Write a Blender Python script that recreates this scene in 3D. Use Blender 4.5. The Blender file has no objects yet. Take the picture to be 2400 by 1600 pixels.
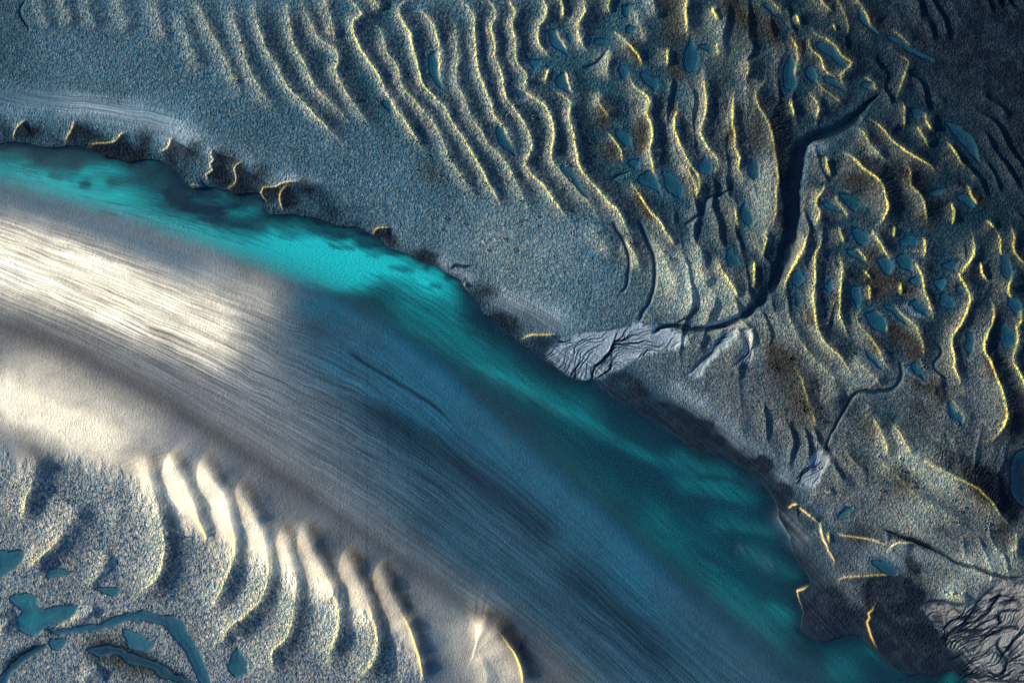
# Low-sun aerial view of tidal sand flats: a milky turquoise channel between a rippled
# upper flat full of sand ridges and pools and a smooth pale sandbar.  1 unit = 1 m.
import bpy, math
import numpy as np
from mathutils import Vector

SC = bpy.context.scene
COL = SC.collection
S = 0.1                       # metres per plan unit ("u": 2400 x 1600 u cover the view)
rad = math.radians

# --------------------------------------------------------------------------- grid
STEP = 1.7
def axis(lo, hi, far):
    core = np.arange(lo, hi + STEP, STEP)
    out, g, p = [], 5.0, 0.0
    while p < far:
        p += g; out.append(p); g = g * 1.05 if p < 700 else g * 1.35
    out = np.array(out)
    return np.concatenate([(core[0] - out)[::-1], core, core[-1] + out])
AX = axis(-40, 2440, 9000)
AY = axis(-40, 1640, 9000)
NX, NY = len(AX), len(AY)
X, Y = np.meshgrid(AX, AY)
X = X.astype(np.float32); Y = Y.astype(np.float32)

# --------------------------------------------------------------------------- numpy helpers
def sstep(a, b, x):
    t = np.clip((x - a) / (b - a), 0, 1)
    return t * t * (3 - 2 * t)

_tabs = {}
def vn(u, v, seed):
    """smooth lattice noise in about -1..1"""
    if seed not in _tabs:
        _tabs[seed] = (np.random.RandomState(seed).rand(256, 256).astype(np.float32) * 2 - 1)
    T = _tabs[seed]
    iu = np.floor(u).astype(np.int32); iv = np.floor(v).astype(np.int32)
    fu = (u - iu).astype(np.float32); fv = (v - iv).astype(np.float32)
    fu = fu * fu * (3 - 2 * fu); fv = fv * fv * (3 - 2 * fv)
    i0 = iu & 255; i1 = (iu + 1) & 255; j0 = iv & 255; j1 = (iv + 1) & 255
    a = T[j0, i0]; b = T[j0, i1]; c = T[j1, i0]; d = T[j1, i1]
    return (a + (b - a) * fu) * (1 - fv) + (c + (d - c) * fu) * fv

def fbm(u, v, oc, seed, gain=0.5):
    r = 0; a = 1.0; n = 0
    for k in range(oc):
        r = r + a * vn(u * 2 ** k + 17.3 * k, v * 2 ** k + 5.1 * k, seed + k); n += a; a *= gain
    return r / n

def smooth_line(pts, step=9.0):
    """Catmull-Rom through the points"""
    p = np.array(pts, float)
    if len(p) < 3:
        n = max(2, int(np.hypot(*(p[-1] - p[0])) / step)); t = np.linspace(0, 1, n)[:, None]
        return p[0] * (1 - t) + p[-1] * t
    P = np.vstack([2 * p[0] - p[1], p, 2 * p[-1] - p[-2]])
    out = []
    for i in range(1, len(P) - 2):
        a, b, c, d = P[i - 1], P[i], P[i + 1], P[i + 2]
        n = max(1, int(np.hypot(*(c - b)[:2]) / step))
        for t in np.arange(n) / n:
            out.append(0.5 * (2 * b + (c - a) * t + (2 * a - 5 * b + 4 * c - d) * t * t + (3 * b - a - 3 * c + d) * t ** 3))
    out.append(P[-2])
    return np.array(out)

WX = (3.0 * fbm(X / 34, Y / 34, 3, 11)).astype(np.float32)
WY = (3.0 * fbm(X / 34, Y / 34, 3, 21)).astype(np.float32)

def window(x0, x1, y0, y1):
    i0, i1 = np.searchsorted(AX, [x0, x1]); j0, j1 = np.searchsorted(AY, [y0, y1])
    return slice(max(j0 - 1, 0), min(j1 + 1, NY)), slice(max(i0 - 1, 0), min(i1 + 1, NX))

def line_field(pts, R, east=True, step=9.0, warp=1.0):
    """window, signed distance (positive to the right of a line walked downward), arc length, total length, interpolated 3rd column"""
    q = smooth_line(pts, step)
    if east and q[-1][1] < q[0][1]:
        q = q[::-1]
    wj, wi = window(q[:, 0].min() - R - 4, q[:, 0].max() + R + 4, q[:, 1].min() - R - 4, q[:, 1].max() + R + 4)
    xx = X[wj, wi] + warp * WX[wj, wi]; yy = Y[wj, wi] + warp * WY[wj, wi]
    best = np.full(xx.shape, (R * 1.5) ** 2, np.float32); sgn = np.ones(xx.shape, np.float32); arc = np.zeros(xx.shape, np.float32)
    ex = np.zeros(xx.shape, np.float32)
    ax, ay = AX[wi], AY[wj]
    s0 = 0.0
    for k in range(len(q) - 1):
        a, b = q[k][:2], q[k + 1][:2]; d = b - a; L = math.hypot(*d)
        if L < 1e-6: continue
        i0, i1 = np.searchsorted(ax, [min(a[0], b[0]) - R - 4, max(a[0], b[0]) + R + 4])
        j0, j1 = np.searchsorted(ay, [min(a[1], b[1]) - R - 4, max(a[1], b[1]) + R + 4])
        sl = (slice(j0, j1), slice(i0, i1))
        px = xx[sl] - a[0]; py = yy[sl] - a[1]
        t = np.clip((px * d[0] + py * d[1]) / (L * L), 0, 1)
        dx = px - t * d[0]; dy = py - t * d[1]
        dd = dx * dx + dy * dy
        m = dd < best[sl]
        best[sl] = np.where(m, dd, best[sl])
        sgn[sl] = np.where(m, np.where(px * d[1] - py * d[0] >= 0, 1, -1), sgn[sl])
        arc[sl] = np.where(m, s0 + t * L, arc[sl])
        if q.shape[1] > 2:
            ex[sl] = np.where(m, q[k][2] + t * (q[k + 1][2] - q[k][2]), ex[sl])
        s0 += L
    return (wj, wi), np.sqrt(best) * sgn, arc, s0, ex

def poly_field(pts, R, step=9.0, warp=1.0, smooth=True):
    """window, signed distance to a closed outline, positive inside"""
    p = [tuple(c) for c in pts]
    if smooth:
        n = len(p); q = smooth_line(p[-2:] + p + p[:3], step)
        # cut the overlap: start at p[0], stop at p[0] again
        d0 = np.hypot(q[:, 0] - p[0][0], q[:, 1] - p[0][1])
        near = [i for i in range(len(q)) if d0[i] < 1e-6]
        q = q[near[0]:near[-1] + 1] if len(near) > 1 else np.array(p + [p[0]], float)
    else:
        q = np.array(p + [p[0]], float)
    w, d, _, _, _ = line_field(q, R, east=False, step=1e9, warp=warp)
    xx = X[w] + warp * WX[w]; yy = Y[w] + warp * WY[w]
    ins = np.zeros(xx.shape, bool)
    for k in range(len(q) - 1):
        (x0, y0), (x1, y1) = q[k][:2], q[k + 1][:2]
        if y0 == y1: continue
        c = ((y0 <= yy) & (yy < y1)) | ((y1 <= yy) & (yy < y0))
        ins ^= c & (xx < x0 + (yy - y0) * (x1 - x0) / (y1 - y0))
    d = np.abs(d)
    return w, np.where(ins, d, -d), q

OFF = {0: (0, 0), 1: (0, 0), 2: (800, 0), 3: (1600, 0), 4: (0, 533), 5: (800, 533), 6: (1600, 533), 8: (0, 1066), 9: (800, 1066), 10: (1600, 1066)}
def Z(c, pts):
    """survey sheets 1..10 (2.936 sheet units per u) to plan units; sheet 0 is plan units already"""
    ox, oy = OFF[c]; k = 1.0 if c == 0 else 1 / 2.936
    return [(ox + p[0] * k, oy + p[1] * k) + tuple(p[2:]) for p in pts]

def stroke(F, pts, w, amp, mode='add', taper=0.15, warp=1.6):
    """soft brush of sediment along a line"""
    if len(pts) == 1: pts = [pts[0], (pts[0][0] + .5, pts[0][1] + 1)]
    R = 2.6 * w
    win, d, arc, L, _ = line_field(pts, R, east=False, step=14, warp=warp)
    g = np.exp(-(d / w) ** 2)
    if L > 3 * w and taper > 0:
        e = sstep(0, 1, np.clip(np.minimum(arc, L - arc) / min(max(taper * L, 2.2 * w), .5 * L), 0, 1)); g = g * (0.05 + 0.95 * e)
    g = np.where(np.abs(d) < R, g, 0) * amp
    if mode == 'max': F[win] = np.maximum(F[win], g)
    else: F[win] += g

# --------------------------------------------------------------------------- flow coordinate of the channel and bar
GUIDE = [
    [(-400, 110), (0, 240), (400, 300), (800, 440), (1200, 620), (1600, 840), (2000, 1120), (2400, 1480), (2800, 1900)],
    [(-400, 205), (0, 335), (400, 390), (700, 480), (1000, 630), (1300, 790), (1600, 1010), (1900, 1290), (2100, 1530), (2400, 1850), (2800, 2300)],
    [(-400, 330), (0, 450), (300, 540), (600, 645), (860, 755), (1100, 945), (1370, 1190), (1600, 1400), (1860, 1625), (2200, 1950), (2800, 2550)],
    [(-400, 500), (0, 650), (340, 800), (600, 930), (888, 1085), (1277, 1372), (1600, 1650), (2000, 2020), (2800, 2800)],
    [(-400, 600), (0, 754), (238, 860), (361, 928), (579, 1061), (800, 1212), (1018, 1366), (1226, 1519), (1340, 1625), (1700, 1970), (2800, 3100)],
    [(-400, 830), (0, 960), (200, 1040), (400, 1140), (600, 1300), (800, 1490), (1000, 1710), (1400, 2220), (2800, 4000)],
]
yg = []
for g in GUIDE:
    q = smooth_line(g, 60); yg.append(np.interp(AX, q[:, 0], q[:, 1]))
yg = np.array(yg)
yg = np.vstack([yg[0] - 500, yg, yg[-1] + 500]); tv = np.array([-2., 0, 1, 2, 3, 4, 5, 7])
T = np.empty((NY, NX), np.float32)
for i in range(NX):
    T[:, i] = np.interp(AY, yg[:, i], tv)
FS = (X / 100).astype(np.float32)                       # along the flow
YS2 = np.interp(AX, AX, yg[3])[None, :]                   # south water edge
slope2 = np.gradient(yg[3], AX)[None, :]
DS = ((Y - YS2) / np.sqrt(1 + slope2 ** 2)).astype(np.float32)   # + = on the bar

# --------------------------------------------------------------------------- north shoreline
SHORE = ([(-9500, 330), (-300, 330)] + Z(1, [(0, 985), (90, 975), (300, 1010), (430, 1000), (600, 1020), (760, 1090), (900, 1110), (1100, 1110), (1230, 1200),
         (1330, 1300), (1420, 1275), (1560, 1312), (1640, 1348), (1695, 1326), (1790, 1340), (1828, 1388), (1814, 1440), (1860, 1480), (1960, 1480), (2150, 1490), (2349, 1560)]) +
         Z(5, [(110, 0), (220, 60), (340, 140), (500, 205), (620, 250), (730, 305), (830, 365), (860, 425), (950, 525), (970, 580), (1110, 690), (1220, 780),
               (1300, 835), (1500, 975), (1660, 1055), (1740, 1045), (1860, 1160), (2200, 1350)]) +
         Z(10, [(100, -40), (380, 60), (540, 180), (640, 310), (670, 430), (740, 560), (770, 690), (850, 800), (890, 880), (790, 925), (835, 1090),
                (810, 1190), (960, 1290), (1180, 1230), (1290, 1300), (1400, 1420), (1540, 1500), (1760, 1510), (1850, 1480), (1960, 1568), (2100, 1700), (2700, 2300)]) + [(9000, 8600)])
Wl, dsh, arcsh, _, _ = line_field(SHORE, 12000, east=False, step=12, warp=1.5) if False else (None,) * 5
def shore_distance():
    q = np.array(SHORE[:2] + [tuple(p) for p in smooth_line(SHORE[2:-1], 14)] + SHORE[-1:], float)
    best = np.full(X.shape, 1e12, np.float32); sg = np.ones(X.shape, np.float32)
    xx = X + 1.5 * WX; yy = Y + 1.5 * WY
    # far field once from a coarse line, near field exactly
    for (line, near) in ((q[::6], False), (q, True)):
        for k in range(len(line) - 1):
            a, b = line[k], line[k + 1]; d = b - a; L2 = d @ d
            if near:
                sl = window(min(a[0], b[0]) - 260, max(a[0], b[0]) + 260, min(a[1], b[1]) - 260, max(a[1], b[1]) + 260)
            else:
                sl = (slice(0, NY, 1), slice(0, NX, 1))
            px = xx[sl] - a[0]; py = yy[sl] - a[1]
            t = np.clip((px * d[0] + py * d[1]) / L2, 0, 1)
            dd = (px - t * d[0]) ** 2 + (py - t * d[1]) ** 2
            m = dd < best[sl]
            best[sl] = np.where(m, dd, best[sl])
        if not near:
            far = best.copy()
            best = np.where(best > 240 ** 2, best, 1e12).astype(np.float32)
    best = np.minimum(best, np.where(far > 240 ** 2, far, 1e12))
    # side: even-odd test against the region above the line
    ins = np.zeros(X.shape, bool)
    qq = np.vstack([q, [[9000, -20000], [-9500, -20000], q[0]]])
    for k in range(len(qq) - 1):
        (x0, y0), (x1, y1) = qq[k], qq[k + 1]
        if y0 == y1: continue
        r = np.searchsorted(AY, [min(y0, y1) - 8, max(y0, y1) + 8]); sl = slice(max(r[0] - 1, 0), r[1] + 1)
        c = ((y0 <= yy[sl]) & (yy[sl] < y1)) | ((y1 <= yy[sl]) & (yy[sl] < y0))
        ins[sl] ^= c & (xx[sl] < x0 + (yy[sl] - y0) * (x1 - x0) / (y1 - y0))
    d = np.sqrt(best)
    return np.where(ins, d, -d).astype(np.float32)
DN = shore_distance()                                     # + = on the upper flat
NORTH = DN > 0
SOUTH = (DS > 0) & ~NORTH

# --------------------------------------------------------------------------- macro relief
H = np.zeros(X.shape, np.float32)
dN = np.maximum(DN, 0); dS = np.maximum(DS, 0)
H += np.where(NORTH, 0.04 + 0.9 * (1 - np.exp(-dN / (70 + 90 * sstep(1000, 1250, X)))) + 0.5 * np.clip(dN / 900, 0, 1.5), 0)
barh = 0.07 * sstep(0, 100, dS) + 0.0010 * np.minimum(dS, 700) + 0.25 * sstep(60, 260, dS)
H += np.where(SOUTH, barh, 0)
wet_in = (~NORTH) & (DS <= 0)
dw = np.minimum(-DN, -DS)
dws = np.where(wet_in, np.maximum(dw, 0), 0)
H += np.where(wet_in, -1.9 * (1 - np.exp(-np.minimum(-DN, 400) / (52 + 75 * sstep(1000, 1250, X)))) * (1 - np.exp(-(np.maximum(-DS, 0) / 150) ** 1.6)), 0)
H += 0.10 * fbm(X / 180, Y / 180, 3, 31) * np.where(NORTH, sstep(0, 60, dN), 0.5 * sstep(20, 140, dS))

# sediment fields, some also carrying painted light and shade
bars = np.zeros(X.shape, np.float32)
pale = np.zeros(X.shape, np.float32); dark = np.zeros(X.shape, np.float32); brown = np.zeros(X.shape, np.float32)
blue = np.zeros(X.shape, np.float32); crest_sun = np.zeros(X.shape, np.float32); silt = np.zeros(X.shape, np.float32)
lilac = np.zeros(X.shape, np.float32)
OWN = np.zeros(X.shape, np.int32)                          # which named body of sand a grid point belongs to
OWNV = np.full(X.shape, 0.0, np.float32)
NAMES = {}

# --------------------------------------------------------------------------- sand ridges
KIND = {'f': (.42, .04, 30, 30), 's': (.55, .16, 27, 28), 'm': (.58, .30, 26, 24), 'x': (.72, .45, 26, 22),
        't': (.50, .55, 15, 18), 'r': (.34, .5, 44, 14), 'b': (.95, .30, 60, 60), 'w': (1.15, .42, 42, 60), 'v': (1.0, .45, 40, 60)}
UP = 'sand ridges on the upper flat'
LO = 'sand ridges on the sandbar'
BK = 'scalloped bank rims'
RIDGES = [
# upper flat, sheet 1
(1, [(270, -60), (275, 0), (330, 170), (320, 230)], 'f', UP, None),
(1, [(440, -60), (440, 0), (470, 100), (500, 220)], 'f', UP, None),
(1, [(600, -60), (600, 0), (640, 120), (700, 220)], 'f', UP, None),
(1, [(830, -60), (830, 0), (860, 130), (900, 260)], 'f', UP, None),
(1, [(1070, -60), (1080, 60), (1120, 200), (1180, 330)], 'f', UP, None),
(1, [(1180, 60), (1250, 150), (1300, 260), (1340, 390), (1420, 520)], 'f', UP, None),
(1, [(1310, -60), (1330, 0), (1400, 100), (1470, 250), (1530, 350), (1620, 560), (1700, 700)], 's', UP, 'soft faded sand ridge, the leftmost clear one along the top edge'),
(1, [(1600, -60), (1600, 50), (1620, 150), (1670, 300), (1700, 430), (1760, 560), (1850, 690), (1960, 800)], 's', UP, 'soft sand ridge, second clear one from the left along the top edge'),
(1, [(1740, -40), (1760, 100), (1800, 220), (1830, 320), (1900, 440), (1960, 560), (2060, 680), (2180, 800), (2290, 920), (2400, 1010)], 'm', UP, 'long smooth sand ridge, third clear one from the left at the top'),
(1, [(1970, -60), (1980, 0), (2000, 180), (2030, 320), (2100, 440), (2140, 540), (2230, 660), (2349, 780), (2440, 880)], 'm', UP, 'evenly curved sand ridge, fourth clear one from the left along the top edge'),
(1, [(2060, -40), (2090, 50), (2150, 180), (2200, 270), (2290, 330), (2330, 400), (2310, 490), (2349, 570), (2420, 690), (2520, 830), (2600, 960)], 'm', UP, 'sand ridge with a small kink halfway, fifth from the left along the top edge'),
(1, [(2210, -60), (2230, 0), (2280, 120), (2300, 230), (2345, 310)], 's', UP, 'short ridge at the top edge left of the hooked ridge'),
# sheet 2
(2, [(50, -60), (60, 0), (90, 40), (150, 110), (95, 145), (80, 200), (130, 320), (190, 420), (260, 530), (310, 640), (370, 740), (430, 820), (500, 930), (560, 1020), (610, 1110)], 'x', UP, 'bright crested ridge with a sharp hook near the top edge'),
(2, [(210, -60), (230, 0), (285, 90)], 'm', UP, None),
(2, [(210, 140), (280, 230), (310, 350), (380, 450), (410, 560), (450, 640), (540, 730), (610, 820), (680, 920), (730, 1060), (770, 1130), (830, 1220), (890, 1310), (950, 1430)], 'm', UP, 'long bright ridge beginning beside the hooked ridge and fading toward the smooth flat'),
(2, [(460, -60), (450, 0), (405, 40), (395, 100), (440, 180), (480, 240), (490, 310), (510, 390), (540, 500), (570, 590), (650, 680), (720, 750), (760, 830), (820, 920), (870, 1000), (920, 1090), (970, 1180), (1010, 1260), (1060, 1340), (1130, 1480)], 'x', UP, 'very long bright ridge rounded at the top edge, left of the elongated blue pool'),
(2, [(520, 40), (580, 110), (640, 190), (660, 280), (682, 350), (680, 450), (690, 560), (715, 620)], 'x', UP, 'short bright ridge along the right side of the elongated blue pool'),
(2, [(740, 90), (780, 180), (795, 280), (802, 400), (795, 500), (800, 600), (850, 680), (880, 760), (900, 820), (960, 900), (1010, 990), (1080, 1060), (1130, 1130), (1180, 1210), (1230, 1310), (1270, 1400), (1310, 1510)], 'm', UP, 'long bright ridge just right of the elongated blue pool and its short ridge'),
(2, [(790, -60), (820, 0), (880, 60), (920, 150), (920, 260), (930, 400), (950, 500), (990, 620), (1030, 720), (1050, 790), (1110, 870), (1150, 940), (1190, 1020), (1210, 1080)], 'x', UP, 'nearly straight bright ridge ending beside a narrow blue pool'),
(2, [(980, -60), (1010, 0), (1070, 100), (1045, 170), (1040, 220), (1060, 300), (1060, 390), (1100, 500), (1120, 600), (1130, 670), (1190, 750), (1260, 850), (1300, 950), (1310, 1030), (1280, 1090), (1272, 1130), (1310, 1200), (1390, 1280), (1450, 1360), (1520, 1450), (1600, 1568)], 'x', UP, 'long winding ridge that kinks sharply left near its lower end'),
(2, [(1150, -60), (1170, 30), (1200, 90), (1170, 180), (1195, 260), (1200, 380), (1220, 450), (1275, 520), (1270, 580), (1260, 620), (1310, 670), (1390, 720), (1430, 790), (1460, 880), (1460, 980), (1440, 1080), (1455, 1125), (1520, 1190), (1590, 1270), (1650, 1340), (1720, 1420), (1770, 1520)], 'x', UP, 'long snaking ridge with two bulges, right of the ridge that kinks left'),
(2, [(1370, -60), (1385, 0), (1410, 60), (1400, 130), (1362, 190), (1360, 300), (1390, 350), (1455, 420)], 'x', UP, 'sharp S shaped ridge bounding the left side of a wedge shaped blue pool'),
(2, [(1500, -60), (1510, 0), (1530, 100), (1500, 150)], 't', UP, None),
(2, [(1478, 200), (1500, 270), (1560, 355)], 't', UP, 'short thin crest on the right side of the wedge shaped blue pool'),
(2, [(1650, -60), (1660, 0), (1670, 90), (1625, 165), (1620, 210), (1650, 290), (1710, 385)], 'x', UP, 'curved bright ridge just right of the wedge shaped blue pool'),
(2, [(1435, 465), (1415, 530), (1400, 590)], 't', UP, None),
(2, [(1540, 480), (1565, 560), (1575, 610), (1600, 640)], 't', UP, 'tiny crest along the right side of a small triangular pool'),
(2, [(1430, 595), (1520, 660), (1578, 710), (1570, 800), (1600, 920), (1620, 1050), (1640, 1140), (1690, 1220), (1760, 1300), (1840, 1390), (1900, 1450), (1960, 1568), (2020, 1700)], 'x', UP, 'long sharp ridge starting below the small triangular pool'),
(2, [(1850, -60), (1845, 0), (1833, 60), (1860, 115)], 't', UP, None),
(2, [(1860, 200), (1930, 270), (2020, 360), (2060, 430), (2070, 490)], 't', UP, 'slanting thin crest with a brown slope behind it'),
(2, [(1855, 320), (1830, 410), (1832, 580)], 'm', UP, 'short upright ridge, left of the slanting thin crest'),
(2, [(1785, 620), (1775, 720), (1820, 780), (1838, 860)], 'm', UP, 'short bright ridge above the dark brown lozenge'),
(2, [(1818, 905), (1870, 960), (1920, 1030), (1930, 1130)], 't', UP, 'thin crest on the right side of the dark brown lozenge'),
(2, [(1980, 450), (1990, 550), (2030, 610), (2090, 650), (2120, 710), (2095, 780), (2130, 860), (2140, 940), (2120, 1040), (2140, 1130), (2150, 1210), (2180, 1300), (2205, 1345)], 'x', UP, 'long wavy yellow crest running down to a teardrop blue pool'),
(2, [(2250, 330), (2240, 400), (2240, 470)], 't', UP, None),
(2, [(2305, 680), (2320, 760), (2290, 830), (2300, 930), (2349, 1040), (2390, 1120), (2460, 1230), (2440, 1400)], 'x', UP, 'sinuous yellow crest right of the teardrop blue pool'),
(2, [(1990, 40), (2060, 200), (2100, 330)], 's', UP, None),
(2, [(2130, -60), (2140, 60), (2170, 150)], 's', UP, None),
(2, [(1975, 1215), (2000, 1270), (2050, 1340), (2110, 1430), (2190, 1520), (2260, 1640)], 't', UP, 'thin orange crest left of the teardrop blue pool'),
# sheet 5
(5, [(1700, -60), (1760, 50), (1830, 150), (1850, 240)], 'f', UP, None),
(5, [(1925, 60), (1985, 130), (2030, 220), (2055, 320)], 'm', UP, 'broad pale ridge between two long dark runnels'),
(5, [(2110, 20), (2200, 160), (2260, 300), (2300, 420), (2280, 520)], 's', UP, 'broad pale ridge right of the longer dark runnel'),
(5, [(2190, -30), (2250, 60), (2310, 140)], 't', UP, None),
# sheet 3
(3, [(45, -60), (40, 0), (20, 80), (35, 250), (10, 300)], 'x', UP, 'straight bright ridge at the top edge left of the brown mound'),
(3, [(125, 420), (145, 560), (155, 700), (150, 780), (125, 880), (130, 940), (160, 1010), (240, 1100), (243, 1145), (220, 1190), (250, 1250)], 'x', UP, 'tall thin yellow crest left of the long ridge by the ribbed bank'),
(3, [(375, 580), (345, 660), (340, 850), (355, 940), (355, 1020), (385, 1090), (378, 1160), (405, 1220), (410, 1330)], 'x', UP, 'tall thin yellow crest beside the ribbed bank of the dark creek'),
(3, [(375, 1380), (365, 1430), (370, 1500), (385, 1590)], 't', UP, None),
(3, [(430, 400), (447, 480), (420, 570)], 'm', UP, None),
(3, [(575, 490), (565, 560), (500, 640), (500, 690), (540, 770), (595, 870), (618, 980), (630, 1100), (650, 1220), (642, 1330), (640, 1430), (615, 1540), (560, 1620)], 'b', UP, 'long ribbed bank with runnels along the left side of the dark creek'),
(3, [(0, 1110), (50, 1200), (92, 1290), (90, 1400)], 'x', UP, 'short curved yellow crest right of the teardrop blue pool'),
(3, [(780, 100), (800, 190)], 't', UP, None),
(3, [(730, 230), (780, 340), (792, 420), (770, 520), (758, 600)], 'm', UP, 'ridge in the upper right between two upright blue pools'),
(3, [(895, 175), (905, 240), (980, 270), (1050, 330), (1090, 390), (1155, 440), (1140, 470), (1080, 520), (1090, 570), (1145, 655)], 'm', UP, 'zigzag ridge along the upper side of the oval pool in the upper right'),
(3, [(900, 245), (865, 290), (880, 350), (940, 410), (960, 460), (1000, 510), (1065, 545)], 'm', UP, 'curved ridge on the left side of the oval pool in the upper right'),
(3, [(905, 550), (950, 610), (1040, 670), (1115, 735)], 's', UP, 'slanting ridge just above the junction at the head of the dark creek'),
(3, [(1235, 530), (1310, 580), (1330, 655)], 'm', UP, 'small hooked ridge right of the creek head'),
(3, [(855, 640), (910, 700), (932, 760), (910, 830)], 'm', UP, 'small curved ridge left of the creek head'),
(3, [(735, 690), (755, 760), (758, 810)], 't', UP, None),
(3, [(940, -60), (955, 30), (1040, 100)], 'm', UP, None),
(3, [(1025, 160), (1050, 225)], 't', UP, None),
(3, [(1030, -30), (1110, 100), (1130, 180), (1130, 270)], 's', UP, 'upright ridge near the top edge in the dark upper right'),
(3, [(1160, -60), (1200, 20), (1260, 110), (1285, 190), (1345, 235)], 'm', UP, 'long slanting ridge at the top edge in front of a dark brown strip'),
(3, [(1430, 205), (1500, 270), (1570, 330)], 's', UP, None),
(3, [(560, -60), (590, 0), (650, 60), (690, 120)], 'm', UP, None),
(3, [(195, 50), (210, 100), (260, 160)], 't', UP, None),
(3, [(230, 290), (240, 400)], 't', UP, None),
(3, [(1250, 815), (1320, 850), (1380, 900), (1430, 970), (1520, 1040), (1620, 1100), (1700, 1140), (1745, 1230)], 'x', UP, 'long slanting yellow crest running down right from the creek head'),
(3, [(1175, 870), (1240, 920), (1280, 990), (1340, 1060), (1415, 1125)], 'm', UP, 'shorter slanting crest just below the long one from the creek head'),
(3, [(1500, 700), (1520, 760), (1515, 820), (1525, 900)], 'm', UP, None),
(3, [(1655, 770), (1680, 860), (1725, 915)], 'm', UP, None),
(3, [(1605, 860), (1640, 930), (1695, 1030)], 'm', UP, None),
(3, [(1455, 370), (1540, 430), (1500, 560), (1455, 710)], 's', UP, 'broad dull ridge bent like a bow in the dark upper right'),
(3, [(980, 1070), (985, 1140), (1022, 1225)], 't', UP, None),
(3, [(978, 1255), (965, 1310), (912, 1390), (945, 1470), (915, 1540), (885, 1580)], 'x', UP, 'bright crooked crest along the right bank of the dark creek'),
(3, [(1043, 1335), (1060, 1390), (1100, 1440), (1138, 1515)], 'x', UP, 'yellow crest between the teal pool and the white rimmed pool'),
(3, [(1060, 1020), (1150, 1080), (1220, 1150), (1320, 1220), (1365, 1280), (1397, 1390), (1400, 1450), (1370, 1520), (1285, 1572)], 'v', UP, 'large curved ribbed ridge around the brown mound and the white rimmed pool'),
(3, [(1500, 1120), (1560, 1180), (1558, 1280), (1640, 1360), (1665, 1450), (1685, 1590)], 'm', UP, 'ribbed ridge outside the large curved ridge by the brown mound'),
(3, [(1945, 1260), (1980, 1350), (2025, 1415)], 't', UP, 'short crest by the slim dark streak near the right edge'),
(3, [(1825, 1380), (1860, 1450), (1848, 1550)], 't', UP, None),
(3, [(2085, 1515), (2150, 1580)], 't', UP, None),
(3, [(1800, 970), (1870, 1060), (1890, 1110), (1945, 1145)], 't', UP, None),
# sheet 6
(6, [(885, -10), (850, 60), (810, 170), (760, 270), (710, 380), (695, 490)], 'x', UP, 'smooth sharp crest on the outer right bank of the dark creek bend'),
(6, [(700, 490), (710, 560), (740, 650), (790, 760), (880, 870), (960, 960), (1050, 1050), (1130, 1140)], 's', UP, 'long soft ridge continuing below the creek bend'),
(6, [(973, 0), (940, 130), (910, 190), (905, 280), (905, 360), (895, 480), (910, 590), (930, 700), (980, 800), (1070, 880), (1150, 990), (1190, 1070)], 'x', UP, 'long upright yellow ridge, first one right of the creek bend'),
(6, [(1072, -10), (1085, 50), (1113, 112)], 't', UP, None),
(6, [(1068, 145), (1085, 230), (1097, 300), (1085, 420), (1075, 570), (1090, 650), (1145, 775)], 'x', UP, 'long upright yellow ridge, second one right of the creek bend'),
(6, [(1285, -10), (1310, 50), (1370, 140), (1405, 210), (1420, 280), (1437, 325)], 'x', UP, 'slanting yellow crest along the right side of a pointed oval pool'),
(6, [(1450, -10), (1445, 85)], 't', UP, None),
(6, [(1645, 65), (1662, 130), (1650, 225)], 't', UP, None),
(6, [(1560, 195), (1620, 290), (1650, 370), (1655, 440), (1690, 530), (1722, 650)], 'x', UP, 'slanting yellow crest right of the small slim pool'),
(6, [(1195, 130), (1240, 200), (1275, 245)], 't', UP, None),
(6, [(1240, 285), (1302, 365)], 't', UP, None),
(6, [(1280, 390), (1288, 510)], 't', UP, None),
(6, [(1490, 370), (1495, 470)], 't', UP, None),
(6, [(1438, 505), (1480, 570), (1550, 630), (1610, 690), (1640, 790), (1662, 900)], 'm', UP, 'curved crest bounding the brown hollow on its right side'),
(6, [(1320, 555), (1370, 640), (1412, 725)], 't', UP, 'short yellow crest on the right side of the large oval pool'),
(6, [(1250, 540), (1203, 600), (1210, 660), (1270, 730), (1340, 830), (1380, 920), (1440, 1010)], 'm', UP, 'ridge along the left side of the large oval pool'),
(6, [(1965, -10), (1990, 60), (2000, 160), (1950, 250), (1900, 330), (1930, 390), (1967, 470), (1950, 570), (1900, 670), (1843, 760), (1850, 830), (1865, 900), (1860, 960), (1900, 1050), (1950, 1180)], 'x', UP, 'very long zigzag yellow ridge, second from the right edge'),
(6, [(2120, -20), (2170, 60), (2175, 160), (2200, 250), (2250, 330), (2232, 430), (2250, 480), (2310, 560), (2312, 640), (2290, 690), (2300, 770), (2270, 870), (2270, 930), (2310, 1010), (2360, 1120), (2450, 1250)], 'x', UP, 'very long sinuous yellow ridge nearest the right edge'),
(6, [(2245, -20), (2270, 60), (2265, 160), (2349, 260), (2450, 350)], 'm', UP, 'short ridge cut off by the right edge, above the sinuous one'),
(6, [(2035, 225), (2060, 330), (2105, 380)], 't', UP, None),
(6, [(2090, 455), (2130, 540), (2120, 640), (2080, 750), (2060, 830), (2110, 920), (2150, 1030), (2180, 1110), (2210, 1220), (2217, 1310), (2150, 1430), (2040, 1485)], 'v', UP, 'wide ridge with a toothed dark side, between the two longest ridges near the right edge'),
(6, [(60, 70), (110, 150), (120, 250), (150, 380), (190, 450)], 's', UP, 'pale straight ridge inside the creek bend, left of a small pool'),
(6, [(218, 190), (280, 310), (340, 400), (392, 500)], 'x', UP, 'bright stubby ridge below the small pool inside the creek bend'),
(6, [(490, 225), (492, 300), (490, 430)], 't', UP, None),
(6, [(565, 0), (575, 80), (560, 160), (540, 220)], 't', UP, None),
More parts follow.
